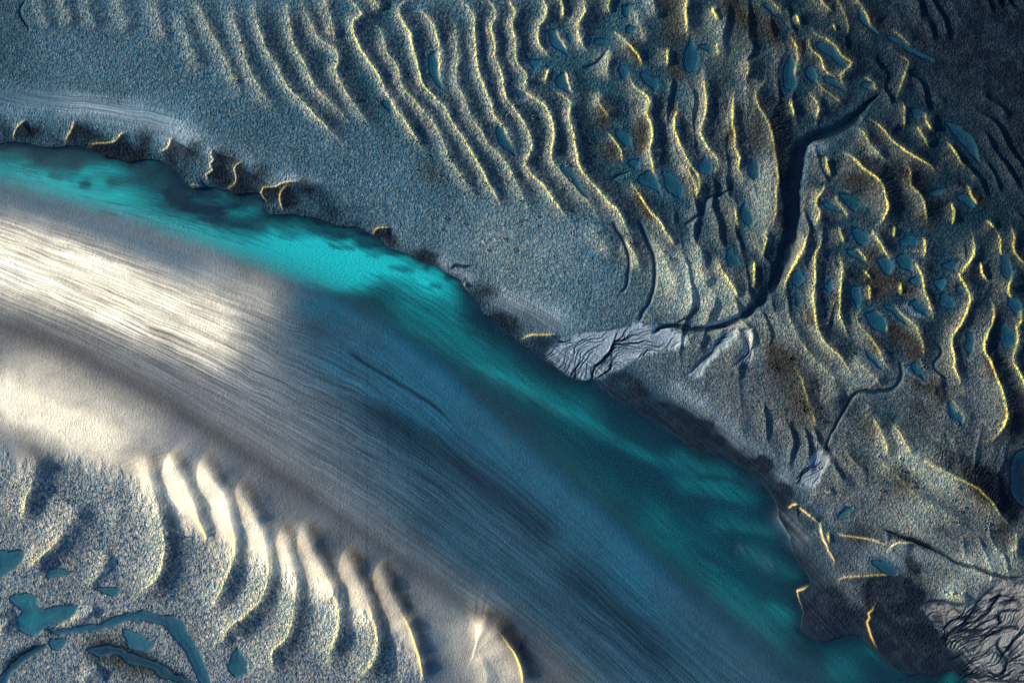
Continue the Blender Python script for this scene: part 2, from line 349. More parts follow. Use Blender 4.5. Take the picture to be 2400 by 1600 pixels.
(6, [(600, 540), (680, 660), (760, 800), (830, 920)], 'f', UP, None),
(6, [(1165, 860), (1240, 960), (1320, 1040), (1380, 1110)], 's', UP, 'soft ridge ending above the thin runnel near a small oval pool'),
(6, [(1295, 1280), (1350, 1390), (1400, 1500), (1430, 1600)], 'm', UP, 'left one of two short ridges below the thin runnel'),
(6, [(1425, 1335), (1500, 1430), (1560, 1540), (1590, 1600)], 'm', UP, 'right one of two short ridges below the thin runnel'),
(6, [(1830, 1160), (1900, 1250), (1945, 1360)], 's', UP, 'short ridge along the right side of the lowest oval pool'),
(6, [(750, 930), (820, 1050), (850, 1150), (900, 1300), (945, 1440)], 's', UP, 'soft ridge across the brown mound between fan and runnel'),
(6, [(950, 1230), (1040, 1150), (1130, 1150)], 'f', UP, None),
# scalloped bank
(1, [(190, 822), (130, 860), (96, 905), (90, 965)], 'r', BK, 'small scalloped rim at the left edge above the turquoise water'),
(1, [(525, 815), (480, 910), (440, 990)], 'r', BK, 'pale straight scalloped rim, second from the left edge'),
(1, [(900, 895), (830, 930), (780, 978), (680, 993), (580, 990)], 'r', BK, 'long low scalloped rim curving right into the bank'),
(1, [(1195, 935), (1172, 965), (1150, 1025), (1090, 1057)], 'r', BK, 'pale hooked scalloped rim in the middle of the bank'),
(1, [(1500, 1012), (1458, 1035), (1452, 1070), (1470, 1100), (1448, 1130), (1465, 1170), (1420, 1200), (1430, 1235), (1405, 1270)], 'r', BK, 'ragged bright scalloped rim with several notches'),
(1, [(1690, 1103), (1620, 1145), (1610, 1165), (1625, 1220), (1610, 1275), (1540, 1308)], 'r', BK, 'S shaped scalloped rim right of the ragged one'),
(1, [(2100, 1238), (1960, 1255), (1900, 1285), (1810, 1295), (1793, 1335), (1830, 1380), (1815, 1430)], 'r', BK, 'widest scalloped rim, around the turquoise inlet'),
(1, [(1990, 1255), (1935, 1320), (1925, 1390), (1950, 1465)], 'r', BK, None),
(1, [(1080, 1145), (1030, 1178), (920, 1176), (895, 1195)], 't', BK, None),
(1, [(1400, 1275), (1320, 1275), (1308, 1300)], 't', BK, None),
(5, [(350, 5), (270, 4), (235, 18), (215, 55)], 'r', BK, 'small round pale scalloped rim at the narrowing of the turquoise water'),
(5, [(870, 360), (850, 385), (862, 420)], 't', BK, None),
(5, [(1520, 735), (1380, 745), (1280, 750), (1220, 780)], 't', BK, 'thin pale crest along the shore left of the braided fan'),
# lower right bank
(10, [(1060, 265), (980, 250), (900, 265), (860, 262)], 't', BK, 'thin curved crest below the small braided runnels'),
(10, [(965, 430), (945, 480), (960, 560), (1000, 640), (1030, 690), (1050, 725), (1035, 780)], 'r', BK, 'long bright rim dropping toward the channel in the lower right'),
(10, [(1020, 515), (1000, 545), (1010, 620)], 't', BK, None),
(10, [(1520, 812), (1400, 822), (1300, 830), (1180, 840), (1080, 855), (1075, 900)], 't', BK, 'long level crest above the dark basin in the lower right'),
(10, [(890, 895), (830, 925), (795, 935), (800, 990), (832, 1090)], 'r', BK, 'short yellow rim of the left dark basin in the lower right'),
(10, [(1338, 1005), (1310, 1060), (1285, 1085), (1290, 1120), (1275, 1150), (1300, 1230), (1350, 1340)], 'r', BK, 'yellow rim of the right dark basin in the lower right'),
(10, [(1600, 615), (1480, 605), (1420, 640), (1398, 690)], 'r', BK, 'small pale hooked rim above the dark basins'),
(10, [(900, 315), (885, 340)], 't', BK, None),
(10, [(1190, 355), (1120, 385)], 't', BK, None),
(10, [(2290, 525), (2285, 600), (2280, 645), (2230, 665)], 'x', BK, 'ragged yellow corner at the right edge above the branching runnels'),
(10, [(1480, 100), (1580, 10), (1640, 60), (1760, 200)], 'f', UP, None),
(10, [(1430, 625), (1300, 580), (1180, 560), (1040, 530)], 'r', BK, None),
(10, [(820, 345), (760, 345), (725, 375)], 'r', BK, 'small pale rim at the top of the streaked slope in the lower right'),
(10, [(790, 345), (880, 415), (950, 480)], 't', BK, None),
(10, [(1890, 930), (1840, 960), (1990, 985)], 't', BK, None),
(10, [(1290, -20), (1450, 130), (1620, 280), (1850, 430), (2040, 560)], 's', UP, 'long low swell with a brown flank in the lower right'),
(10, [(1560, -20), (1700, 60), (1900, 160), (2060, 250), (2200, 430), (2290, 520)], 'v', UP, 'broad ridge dropping to the ribbed dark bank at the lower right edge'),
# sandbar
(8, [(300, -60), (265, 60), (240, 130), (230, 210), (190, 290), (180, 380), (140, 470)], 'w', LO, 'leftmost yellow edged ridge on the sandbar, at the left edge'),
(8, [(600, 300), (560, 380), (490, 460), (420, 550), (360, 630), (270, 710), (210, 770), (185, 810)], 'v', LO, 'slanting yellow edged ridge above the small left pools of the sandbar'),
(8, [(830, 330), (820, 400), (795, 520)], 'f', LO, None),
(8, [(790, 680), (720, 735), (710, 790), (660, 850), (600, 912)], 'm', LO, 'tiny broken ridge above an oval pool on the sandbar'),
(8, [(960, -60), (1010, 30), (1060, 200), (1085, 330), (1110, 420), (1130, 530), (1142, 620), (1130, 720), (1105, 800), (1060, 870), (980, 930), (900, 1000)], 'w', LO, 'long bowed ridge on the sandbar with a sharp yellow lower half'),
(8, [(700, 1050), (560, 1100), (470, 1160), (370, 1190)], 'm', LO, 'low ridge above the long teal inlet of the sandbar'),
(8, [(1130, -30), (1230, 100), (1330, 300), (1380, 450), (1425, 560), (1390, 650)], 'w', LO, 'broad cream ridge fading out halfway down the sandbar'),
(8, [(1330, -20), (1450, 120), (1540, 260), (1590, 400), (1620, 550), (1620, 660), (1580, 800), (1540, 900), (1480, 1020), (1380, 1100)], 'w', LO, 'broad cream ridge right of the one that fades out halfway'),
(8, [(1560, 130), (1680, 280), (1780, 450), (1840, 650), (1850, 820), (1810, 970), (1720, 1080), (1620, 1150), (1540, 1240), (1490, 1300), (1468, 1370)], 'w', LO, 'long bowed ridge ending in a yellow hook beside the dark teal arc'),
(8, [(1860, 420), (1960, 580), (2010, 700), (2040, 850), (2035, 1000), (2020, 1130), (1980, 1240), (1940, 1290), (1882, 1340), (1880, 1450), (1895, 1568)], 'v', LO, 'bowed ridge with a thin yellow edge and a dark right flank'),
(8, [(2050, 430), (2150, 620), (2240, 800), (2310, 960), (2337, 1100), (2330, 1200), (2290, 1310), (2265, 1420), (2225, 1460)], 'w', LO, 'bowed ridge second from the right on the sandbar'),
(9, [(0, 600), (60, 720), (150, 900), (200, 1050), (240, 1180), (250, 1300), (230, 1400), (170, 1480), (70, 1568)], 'w', LO, 'bowed ridge nearest the smooth pale lobe, with a cream crest'),
(9, [(230, 700), (300, 850), (400, 1050), (480, 1200), (540, 1400), (570, 1600)], 'w', LO, 'broad soft cream ridge beside the smooth grey lobe'),
(9, [(950, 1350), (1000, 1500), (1010, 1620)], 'f', LO, None),
(9, [(860, 1130), (960, 1130), (1060, 1180), (1130, 1260), (1200, 1370), (1240, 1480), (1250, 1620)], 'v', LO, 'rounded edge of the smooth grey lobe at the bottom of the sandbar'),
(8, [(0, 1230), (60, 1140), (130, 1115)], 's', LO, None),
(8, [(700, 1440), (640, 1480), (560, 1570)], 's', LO, None),
]
ridge_h = np.zeros(X.shape, np.float32)
lip_h = np.zeros(X.shape, np.float32)
rib_mask = np.zeros(X.shape, np.float32)
lee = np.zeros(X.shape, np.float32)
crestband = np.zeros(X.shape, np.float32); navy = np.zeros(X.shape, np.float32); lit_flank = np.zeros(X.shape, np.float32)
rid = 0
RIB = {'long ribbed bank': 60, 'large curved ribbed': 40, 'ribbed ridge outside': 40, 'wide ridge with a toothed': 34, 'broad ridge dropping to the ribbed': 60}
for (c, pts, kd, grp, lab) in RIDGES:
    A, sh, wl, ws = KIND[kd]
    pts = Z(c, pts)
    R = 2.4 * max(wl, ws)
    win, d, arc, L, _ = line_field(pts, R)
    j = fbm(arc / 40 + rid * 3.1, d * 0 + rid, 2, 41)
    e = sstep(0, 1, np.clip(np.minimum(arc, L - arc) / max(min(0.28 * L, 90), 12), 0, 1))
    ends = 0.12 + 0.88 * e
    sa = sh
    if grp == LO:
        fr_ = arc / max(L, 1); e = np.maximum(e, sstep(0, .2, fr_) * sstep(1, .8, fr_)); ends = .02 + .98 * e; sa = sh * sstep(.30, .75, fr_)
    elif kd != 'r': sa = np.clip(sh * (.92 + .5 * j), 0, .8)
    Aj = A * (1 + 0.18 * j) * ends
    dl = np.maximum(d, 0); ds_ = np.maximum(-d, 0)
    A *= 1.25; ll = 4.5 if sh > .3 else 8
    stoss = (1 - sa) * np.exp(-(ds_ / ws) ** 1.4) + sa * np.exp(-ds_ / ll)
    leef = np.exp(-(dl / wl) ** 1.6)
    prof = np.where(d > 0, leef, stoss)
    g = np.where(np.abs(d) < R, prof * Aj, 0)
    for key, wrib in RIB.items():
        if lab and lab.startswith(key):
            ph = arc / 7.5 + 0.6 * fbm(arc / 12, d / 25, 2, 61) * 2
            rb = np.abs((ph % 1) - .5) * 2
            band = sstep(1, 7, d) * (1 - sstep(wrib * .75, wrib, d + 9 * vn(arc / 5.5, arc * 0, 77)))
            g = g - 0.13 * (1 - rb) ** 1.5 * band * ends * (0.6 + 0.5 * vn(arc / 9, d * 0, 71))
            dark[win] += 0.35 * band * e; brown[win] += .25 * band * e
            rib_mask[win] = np.maximum(rib_mask[win], band)
    ridge_h[win] = np.maximum(ridge_h[win], g) + 0.3 * np.minimum(ridge_h[win], g)
    crest_sun[win] = np.maximum(crest_sun[win], (.35 if grp == BK and c != 10 else 0.45 if c == 10 else 1) * sa * 2.3 * e * np.exp(-((d + 1.3) / 2.1) ** 2))  # golden sunlight on the crest lip, painted into the colour
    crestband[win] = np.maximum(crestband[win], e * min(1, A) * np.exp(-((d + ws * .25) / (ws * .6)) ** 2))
    pale[win] += (0.10 if grp != BK else .12) * e * min(1, A * 1.6) * np.exp(-((d + ws * .28) / (ws * .55)) ** 2) * (1 if kd not in 'tr' else .35)  # sunlit side of the crest painted paler
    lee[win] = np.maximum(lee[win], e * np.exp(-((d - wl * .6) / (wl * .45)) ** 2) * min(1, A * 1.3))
    wob = 7 * fbm(arc / 22, d / 40, 2, 211)
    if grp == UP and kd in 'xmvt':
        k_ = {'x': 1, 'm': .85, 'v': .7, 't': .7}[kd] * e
        navy[win] = np.maximum(navy[win], k_ * sstep(1, 13, d) * (1 - sstep(34, 66, d + wob)))  # lee side in navy: wet trough plus shade put into the colour
        lit_flank[win] = np.maximum(lit_flank[win], k_ * sstep(3, -5, d) * (1 - sstep(16, 52, -d + wob)))  # sun-facing flank painted lighter
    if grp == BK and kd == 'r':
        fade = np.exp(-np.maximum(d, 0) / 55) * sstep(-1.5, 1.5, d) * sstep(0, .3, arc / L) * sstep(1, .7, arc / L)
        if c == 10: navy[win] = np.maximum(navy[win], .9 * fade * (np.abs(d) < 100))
        else: brown[win] += .6 * fade * (np.abs(d) < 100); dark[win] += .55 * fade * (np.abs(d) < 100)  # slope behind the rim, turned from the sun: shade painted dark
        lilac[win] += .8 * np.exp(-((d + 1.8) / 2.6) ** 2) * e  # bright sun-facing rim line painted in
    rid += 1
    if lab:
        NAMES[rid] = (grp, lab)
        val = np.where(np.abs(d) < R, (np.where(d > 0, np.exp(-(dl / wl) ** 1.6), np.exp(-(ds_ / ws) ** 1.4)) * ends) * A, 0)
        m = (val > 0.42 * A * (0.3 + .7 * e)) & (val > OWNV[win]) & (e > .12)
        OWN[win] = np.where(m, rid, OWN[win]); OWNV[win] = np.where(m, val, OWNV[win])
east_f = sstep(1380, 1600, X) * (1 - sstep(1050, 1250, Y - .25 * (X - 1600))) * NORTH * sstep(40, 120, DN)
ph = (X * .93 - Y * (.10 + .62 * sstep(1700, 2250, X - .3 * Y)) ) / 46 + 1.5 * fbm(X / 150, Y / 230, 3, 171) + .3 * fbm(X / 40, Y / 60, 2, 175)
fr = ph - np.floor(ph)
saw = np.where(fr < .72, (fr / .72) ** 1.7, (1 - (fr - .72) / .28) ** 1.3)
gate = sstep(-.25, .25, fbm(X / 90, Y / 130, 3, 181))
second = .42 * saw * gate * east_f * sstep(2000, 1500, Y)
ridge_h = np.maximum(ridge_h, second) + .25 * np.minimum(ridge_h, second)
navy = np.maximum(navy, .75 * sstep(.70, .86, fr) * gate * east_f * (1 - lit_flank)); navy = np.maximum(navy, .75 * sstep(.20, .0, fr) * gate * east_f * (1 - lit_flank))
lit_flank = np.maximum(lit_flank, .6 * sstep(.35, .65, fr) * sstep(.74, .70, fr) * gate * east_f * (1 - navy))  # filler ridges get the same painted lit and shaded sides
keepR = np.where(NORTH | SOUTH, 1, .25)
H += ridge_h * keepR
trough = 1 - sstep(0.08, 0.42, ridge_h)

# --------------------------------------------------------------------------- sediment patches on the upper flat
def many(F, c, items, amp):
    for it in items:
        stroke(F, Z(c, it[0]), it[1] / (1 if c == 0 else 2.936), amp * (it[2] if len(it) > 2 else 1))
many(brown, 2, [([(1790, 770), (1800, 850)], 55), ([(1790, 940), (1850, 1050), (1900, 1160)], 70), ([(2070, 870), (2060, 990)], 60), ([(2260, 40), (2290, 230)], 110, .9),
                ([(2310, 380), (2300, 620)], 60), ([(2290, 770)], 45), ([(1990, 330), (2040, 420)], 35), ([(1990, 1290), (2080, 1430), (2160, 1540)], 40), ([(590, 1150), (640, 1200)], 60, .6)], 1)
many(brown, 3, [([(330, 40), (480, 190)], 110, 1), ([(620, 180), (625, 280)], 50), ([(770, 280), (800, 340)], 35), ([(1100, 340), (1150, 410)], 35, .8),
                ([(1250, 40), (1340, 150), (1460, 220)], 55, 1.1), ([(1850, 250), (1960, 340)], 32, 1.2), ([(1600, 230), (1660, 290)], 40, .8), ([(500, 850), (520, 980)], 80, .8), ([(330, 900), (310, 960)], 45, .9),
                ([(1080, 1090), (1200, 1250), (1290, 1420)], 120, 1), ([(1500, 1190), (1600, 1260)], 60, .9), ([(1290, 900), (1380, 1000)], 40, .7), ([(30, 1240), (60, 1330)], 40, .7),
                ([(1960, 1310), (2100, 1440)], 28, 1.3), ([(1640, 1500), (1680, 1560)], 60, .8), ([(560, 700), (640, 900), (660, 1100)], 55, .6), ([(1060, 60)], 60, .5), ([(2300, 900)], 110, .6)], 1)
many(brown, 6, [([(1310, 330), (1340, 420), (1390, 370)], 85, 1.1), ([(1510, 400), (1530, 430)], 45), ([(1500, 760), (1580, 800), (1600, 880)], 85, 1), ([(1300, 760), (1330, 830)], 40, .9),
                ([(1680, 1060), (1780, 1160)], 65, 1), ([(720, 950), (800, 1100), (820, 1230)], 150, 1), ([(560, 740), (650, 900)], 70, .7), ([(1250, 200), (1290, 190)], 60, .8), ([(1950, 300), (1880, 420)], 60, .6),
                ([(860, 580), (890, 650)], 45, .8), ([(1050, 480), (1060, 550)], 30, .8), ([(2080, 800), (2150, 1100)], 50, .9), ([(1190, 1260), (1320, 1470)], 70, .8), ([(1600, 1230), (1700, 1300)], 60, .6),
                ([(1900, 740), (1890, 900)], 45, .6), ([(2320, 1200), (2300, 1400)], 80, .8), ([(1420, 700), (1440, 690)], 45, .9), ([(280, 30), (350, 60)], 50, .5), ([(1580, 1010), (1620, 1080)], 45, .8)], 1)
many(brown, 10, [([(1330, 60), (1500, 200), (1650, 330)], 110, .9), ([(1850, 80), (2050, 240), (2200, 430)], 90, 1.1), ([(1050, 560), (1300, 560), (1350, 650)], 90, .5), ([(2200, 500), (2200, 560)], 70, .8), ([(580, 60)], 40, 1)], 1)
many(dark, 10, [(a_, b_, 1.2 * (r_[0] if r_ else 1)) for a_, b_, *r_ in [([(640, 480), (900, 620), (1200, 720), (1560, 780)], 210, .28), ([(860, 960), (1000, 1010), (1180, 1040)], 110, 1.1), ([(1000, 1150), (1220, 1220), (1300, 1330)], 130, 1), ([(1400, 1080), (1500, 1250), (1580, 1390)], 150, 1.2), ([(1650, 1150), (1720, 1330)], 110, 1.1),
                ([(1350, 920), (1500, 900), (1600, 960)], 95, 1), ([(1060, 560), (1200, 560), (1330, 620)], 70, .5), ([(1750, 1440), (1900, 1500)], 90, .8), ([(1850, 1280), (1990, 1300), (2000, 1400)], 70, 1),
                ([(2240, 1430), (2300, 1540)], 80, .9), ([(2290, 100), (2340, 250)], 90, 1), ([(2000, 80), (2200, 300), (2330, 500)], 60, .7), ([(1400, 530), (1600, 600), (1740, 660)], 35, .7), ([(1560, 740), (1600, 780)], 50, .8),
                ([(560, 30), (600, 60)], 35, .8), ([(640, 200), (800, 280)], 40, .6), ([(1420, 860)], 80, .6), ([(1690, 500), (1850, 520)], 40, .4)]], 1)
many(dark, 8, [([(0, 1540), (60, 1450), (200, 1350), (340, 1300)], 50, .9), ([(590, 1330), (800, 1340), (1000, 1410), (1150, 1490), (1350, 1590)], 48, 1), ([(270, 1190), (420, 1210)], 30, .7), ([(0, 1110), (70, 1080)], 30, .6), ([(480, 1530), (560, 1410)], 30, .5)], 1)
many(dark, 1, [([(110, 890), (260, 900), (330, 960)], 60, .7), ([(560, 880), (700, 960)], 60, .35), ([(880, 960), (1050, 950), (1100, 990)], 75, .75), ([(820, 1050), (980, 1060)], 60, .6), ([(1230, 990), (1350, 1020), (1230, 1100)], 70, .75),
               ([(1530, 1060), (1590, 1090)], 55, .7), ([(1520, 1190), (1560, 1230)], 55, .6), ([(1700, 1160), (1800, 1180), (1720, 1270)], 70, .8), ([(1990, 1290), (2130, 1300), (2080, 1400)], 75, .9), ([(1880, 1340)], 45, .6), ([(2230, 1370), (2300, 1450)], 60, .6),
               ([(0, 860), (40, 900)], 50, .5)], 1)
many(dark, 5, [([(290, 50), (340, 80)], 55, .7), ([(560, 180), (620, 210)], 50, .8), ([(880, 390), (1000, 440), (1150, 450)], 55, .55), ([(980, 600), (1100, 640), (1280, 680)], 60, .8), ([(1300, 760), (1400, 800), (1480, 760)], 45, .7),
               ([(1780, 1040), (1950, 1100), (2150, 1200)], 80, .8), ([(1900, 1000), (2000, 1030)], 70, .5), ([(2250, 1290), (2340, 1300)], 70, .7), ([(1200, 560), (1400, 640), (1560, 700)], 50, .3)], 1)
many(lilac, 10, [([(870, 1130), (900, 1170)], 26, .25), ([(1380, 1150), (1470, 1250)], 30, .2), ([(1660, 1060), (1720, 1160), (1790, 1260)], 16, .5), ([(1180, 980), (1240, 1030), (1290, 1080)], 20, .3), ([(1180, 730), (1230, 770)], 26, .3), ([(1560, 640), (1700, 700), (1760, 740)], 40, .3), ([(680, 380), (760, 470), (900, 640)], 40, .3), ([(1470, 1340), (1500, 1370)], 22, .2)], 1)
many(dark, 6, [([(0, 1290), (120, 1380), (300, 1480)], 90, .6), ([(60, 1400), (200, 1500)], 80, .6)], 1)
# the dark corner in the upper right
dark += .85 * np.exp(-(((X - 2480) / 420) ** 2 + ((Y - 60) / 420) ** 2)) + .35 * np.exp(-(((X - 2420) / 260) ** 2 + ((Y - 700) / 500) ** 2)) + .30 * np.exp(-(((X - 1980) / 300) ** 2 + ((Y - 120) / 260) ** 2))
dark += .35 * np.exp(-(((X + 30) / 170) ** 2 + ((Y - 60) / 130) ** 2))
many(dark, 0, [([(0, 190), (200, 210), (330, 240)], 28, .35)], 1)
dark += .14 * east_f * (1 - .6 * sstep(1700, 1650, X)) + .55 * np.exp(-(((X - 1828) / 34) ** 2 + ((Y - 470) / 140) ** 2)) + .45 * np.exp(-(((X - 1790) / 50) ** 2 + ((Y - 650) / 60) ** 2))
many(blue, 0, [([(1180, 740), (1330, 850), (1440, 900), (1600, 1000), (1750, 1090), (1880, 1220), (1960, 1330)], 48, .75), ([(1000, 610), (1100, 670), (1240, 750)], 30, .5)], 1)
many(dark, 0, [([(1440, 890), (1600, 985), (1750, 1075), (1860, 1190), (1940, 1310)], 34, .5)], 1)
# paler drained sand on the flat
many(pale, 0, [([(1000, 480), (1250, 600), (1400, 660)], 110, .16), ([(1600, 660), (1690, 700)], 60, .35), ([(1800, 350), (1790, 520), (1770, 600)], 32, .35), ([(1540, 600), (1600, 690)], 45, .2), ([(2040, 1010), (2150, 1080), (2300, 1180)], 50, .35),
               ([(2060, 1150), (2200, 1290)], 60, .3), ([(2200, 1330), (2400, 1310)], 40, .6), ([(2190, 1390), (2270, 1385)], 26, .6), ([(1700, 770), (1780, 800)], 40, .3), ([(2010, 860), (1990, 900)], 25, .2),
               ([(2010, 350), (2070, 400)], 20, .6), ([(1660, 60), (1700, 120)], 40, .2), ([(1990, 860), (1940, 890)], 16, .4)], 1)
many(lilac, 0, [([(100, 230), (280, 265), (420, 320), (560, 380), (700, 440)], 30, .45), ([(400, 310), (480, 330)], 20, .4), ([(660, 415), (760, 425)], 12, .6), ([(1040, 620), (1100, 655)], 24, .55), ([(860, 530), (960, 560)], 22, .4),
                ([(1120, 660), (1230, 720), (1350, 760)], 28, .45), ([(1640, 960), (1760, 1060), (1830, 1110)], 26, .38), ([(1590, 910), (1640, 950)], 24, .4), ([(1840, 1200), (1880, 1250)], 30, .4), ([(1640, 762), (1700, 752), (1740, 735)], 5, .9), ([(1890, 360), (1880, 470)], 10, .22), ([(1900, 345), (1925, 345)], 14, .6),
                ([(1800, 1100), (1870, 1150)], 20, .5), ([(1720, 1330), (1830, 1390)], 26, .3)], 1)

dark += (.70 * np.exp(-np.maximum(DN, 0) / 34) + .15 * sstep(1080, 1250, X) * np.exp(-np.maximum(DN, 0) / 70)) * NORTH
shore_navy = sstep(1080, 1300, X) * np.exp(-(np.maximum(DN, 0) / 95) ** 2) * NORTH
for (c, pts, kd, grp, lab) in RIDGES:
    if grp != LO or kd not in 'wv': continue
    win, d, arc, L, _ = line_field(Z(c, pts), 110)
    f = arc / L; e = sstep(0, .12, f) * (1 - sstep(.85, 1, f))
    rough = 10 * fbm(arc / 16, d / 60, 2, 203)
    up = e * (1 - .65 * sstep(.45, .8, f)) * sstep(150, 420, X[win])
    pale[win] += .36 * up * np.exp(-((d + 20 + rough) / 27) ** 2)  # sunlit left side of the bar ridges painted cream
    brown[win] += .55 * up * np.exp(-((d - 20 - rough * .6) / 15) ** 2); pale[win] *= 1 - .7 * up * np.exp(-((d - 20) / 16) ** 2)  # shadow on the right flank painted brown
    blue[win] += .55 * e * np.exp(-((d - 26) / 20) ** 2) * sstep(.25, .6, f); dark[win] += .25 * e * np.exp(-((d - 18) / 13) ** 2) * sstep(.3, .7, f)  # flank shade farther down painted blue and dark
# the smooth shore strip and the bar: no ripples, flow-drawn streaks instead
tt = T + 0.02 * fbm(X / 60, Y / 60, 2, 5)
stk = 0.6 * vn(FS * .8 + 3, tt * 42, 81) + 0.5 * vn(FS * 1.3, tt * 85, 82) + 0.35 * vn(FS * 2.2, tt * 170, 83) + .3 * vn(FS * .5, tt * 16, 84)
strip = np.zeros(X.shape, np.float32)
many(strip, 0, [([(-60, 230), (150, 235), (330, 270), (480, 320)], 46, 1), ([(1090, 690), (1250, 740), (1400, 800)], 52, .9), ([(1390, 900), (1560, 960), (1720, 1060), (1840, 1150)], 64, 1), ([(830, 560), (1000, 600), (1060, 650)], 34, .7),
                ([(1800, 1190), (1900, 1290), (1950, 1360)], 70, .9), ([(1900, 1240), (2060, 1300), (2200, 1360)], 50, .6)], 1)
strip = np.clip(strip, 0, 1)
bar_smooth = np.where(SOUTH, 1 - sstep(4.05, 4.9, T + .35 * fbm(X / 120, Y / 120, 2, 15) - .0 * X), 0)
# ripples come back in the lower part of the bar, along a slanting edge
dr_w, dr, _, _, _ = line_field(Z(8, [(-900, -300), (-60, -30), (200, 40), (430, 30), (800, 110), (1000, 250), (1180, 400), (1400, 560), (1800, 690), (2050, 840), (2349, 1010)]) + Z(9, [(200, 1150), (420, 1300), (560, 1560), (700, 2200), (900, 3500)]), 400, east=False, step=16)
# distance is positive on the south-west side
rip_bar = np.zeros(X.shape, np.float32)
rip_bar[dr_w] = sstep(-45, 70, -dr + 26 * fbm(X[dr_w] / 14, Y[dr_w] / 26, 3, 19))
below = (Y > np.interp(AX, [-9000, -300, 0, 300, 500, 700, 850, 950, 1100, 9000], [500, 900, 1060, 1110, 1230, 1330, 1480, 1650, 2200, 9000])[None, :])
far_mask = np.ones(X.shape, bool); far_mask[dr_w] = np.abs(dr) > 395
rip_bar = np.where(far_mask, below, rip_bar) * SOUTH
fan_mask = np.zeros(X.shape, np.float32)

# sandbar sediments, with sun glare painted as cream strips
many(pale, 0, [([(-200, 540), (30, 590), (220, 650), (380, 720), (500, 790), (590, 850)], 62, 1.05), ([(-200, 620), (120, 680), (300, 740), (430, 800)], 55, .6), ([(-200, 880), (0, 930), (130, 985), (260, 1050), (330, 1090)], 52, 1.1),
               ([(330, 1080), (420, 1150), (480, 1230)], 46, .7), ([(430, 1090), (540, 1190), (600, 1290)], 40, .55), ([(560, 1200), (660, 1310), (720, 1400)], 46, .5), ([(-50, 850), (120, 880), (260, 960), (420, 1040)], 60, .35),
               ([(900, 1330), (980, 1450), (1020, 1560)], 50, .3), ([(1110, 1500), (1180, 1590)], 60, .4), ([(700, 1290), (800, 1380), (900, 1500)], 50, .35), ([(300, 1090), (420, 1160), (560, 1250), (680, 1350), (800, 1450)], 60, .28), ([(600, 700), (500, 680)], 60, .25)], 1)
many(blue, 0, [([(-200, 420), (60, 480), (280, 560), (480, 640), (620, 690)], 38, .62), ([(620, 740), (800, 830), (960, 930), (1100, 1050)], 90, .75), ([(640, 690), (760, 720), (860, 770)], 40, .8), ([(900, 860), (1100, 1010), (1300, 1170), (1600, 1430)], 70, .75),
               ([(860, 740), (1000, 860), (1100, 960)], 44, .8), ([(1300, 1250), (1500, 1420), (1700, 1620)], 90, .5)], 1)
many(dark, 0, [([(810, 935), (1000, 1040), (1200, 1180), (1330, 1290)], 38, .7), ([(1280, 1300), (1450, 1440), (1620, 1600)], 52, .6), ([(930, 1190), (1060, 1280)], 50, .3), ([(800, 812), (912, 887), (1004, 942), (1060, 990)], 5, .8), ([(690, 750), (790, 800)], 24, .35),
               ([(-200, 690), (0, 752), (238, 858), (361, 926), (579, 1059), (800, 1210), (1018, 1364), (1226, 1517), (1300, 1590)], 20, .42), ([(1150, 1450), (1215, 1520), (1250, 1600)], 26, .45), ([(960, 1420), (990, 1480), (1020, 1600)], 24, .35)], 1)
many(brown, 0, [([(-100, 760), (100, 800), (260, 880), (420, 960), (600, 1080), (800, 1240)], 46, .38), ([(700, 1200), (900, 1370), (1060, 1480)], 60, .35), ([(80, 1060), (120, 1090)], 30, .5), ([(240, 1520), (330, 1560)], 45, .9), ([(1180, 1490), (1300, 1600)], 60, .4)], 1)
H -= .10 * np.where(SOUTH, np.exp(-((T - 4.0) / .10) ** 2), 0)
H += np.where(SOUTH, 0.16 * np.exp(-((T - 4.35) / .28) ** 2) + .20 * np.exp(-((T - 5.0) / .35) ** 2), 0)
strip = np.maximum(strip, .95 * shore_navy)
smooth_zone = np.clip(np.maximum(strip * NORTH, np.where(SOUTH, 1 - rip_bar, 0)), 0, 1)
streaky = np.where(SOUTH, sstep(1.95, 2.3, T) * (1 - sstep(3.75, 4.15, T)) * (0.45 + .55 * np.exp(-((T - 3.0) / .55) ** 2)), strip * .8)
H += 0.020 * stk * streaky

# --------------------------------------------------------------------------- braided runoff fans
PA = lambda L: [(1200 + x / 4.2, 700 + y / 4.2) for x, y in L]
PB = lambda L: [(1990 + x / 3.92, 1200 + y / 3.92) for x, y in L]
FANS = [
 (PA([(330, 560), (420, 450), (500, 400), (620, 340), (850, 320), (1000, 290), (1180, 225), (1290, 250), (1450, 255), (1600, 320), (1720, 380), (1690, 470), (1420, 540), (1240, 590), (1010, 720), (840, 790), (690, 805), (560, 750), (430, 640)]), (-.80, .60), 34, 8.5, .26, 'fan'),
 (PB([(650, 880), (820, 820), (1080, 850), (1230, 740), (1360, 640), (1500, 660), (1700, 650), (1900, 1100), (1800, 1750), (1100, 1650), (1080, 1400), (1060, 1280), (880, 1250), (840, 1130), (760, 1010)]), (-.86, .50), 60, 15, .34, 'delta'),
 (Z(10, [(900, -20), (1000, -10), (990, 100), (930, 210), (840, 230), (780, 170), (840, 80)]), (-.6, .8), 26, 7, .2, 'small'),
 (PA([(2120, 290), (2220, 290), (2200, 380), (2110, 480), (1990, 580), (1900, 690), (1870, 770), (1730, 790), (1700, 720), (1850, 600), (1950, 470), (2050, 380)]), (-.75, .66), 30, 9, .18, 'small'),
 (PA([(2240, 300), (2350, 300), (2352, 520), (2330, 620), (2200, 640), (2240, 540), (2290, 430)]), (-.35, .94), 26, 9, .14, 'small'),
]
FANOBJ = []
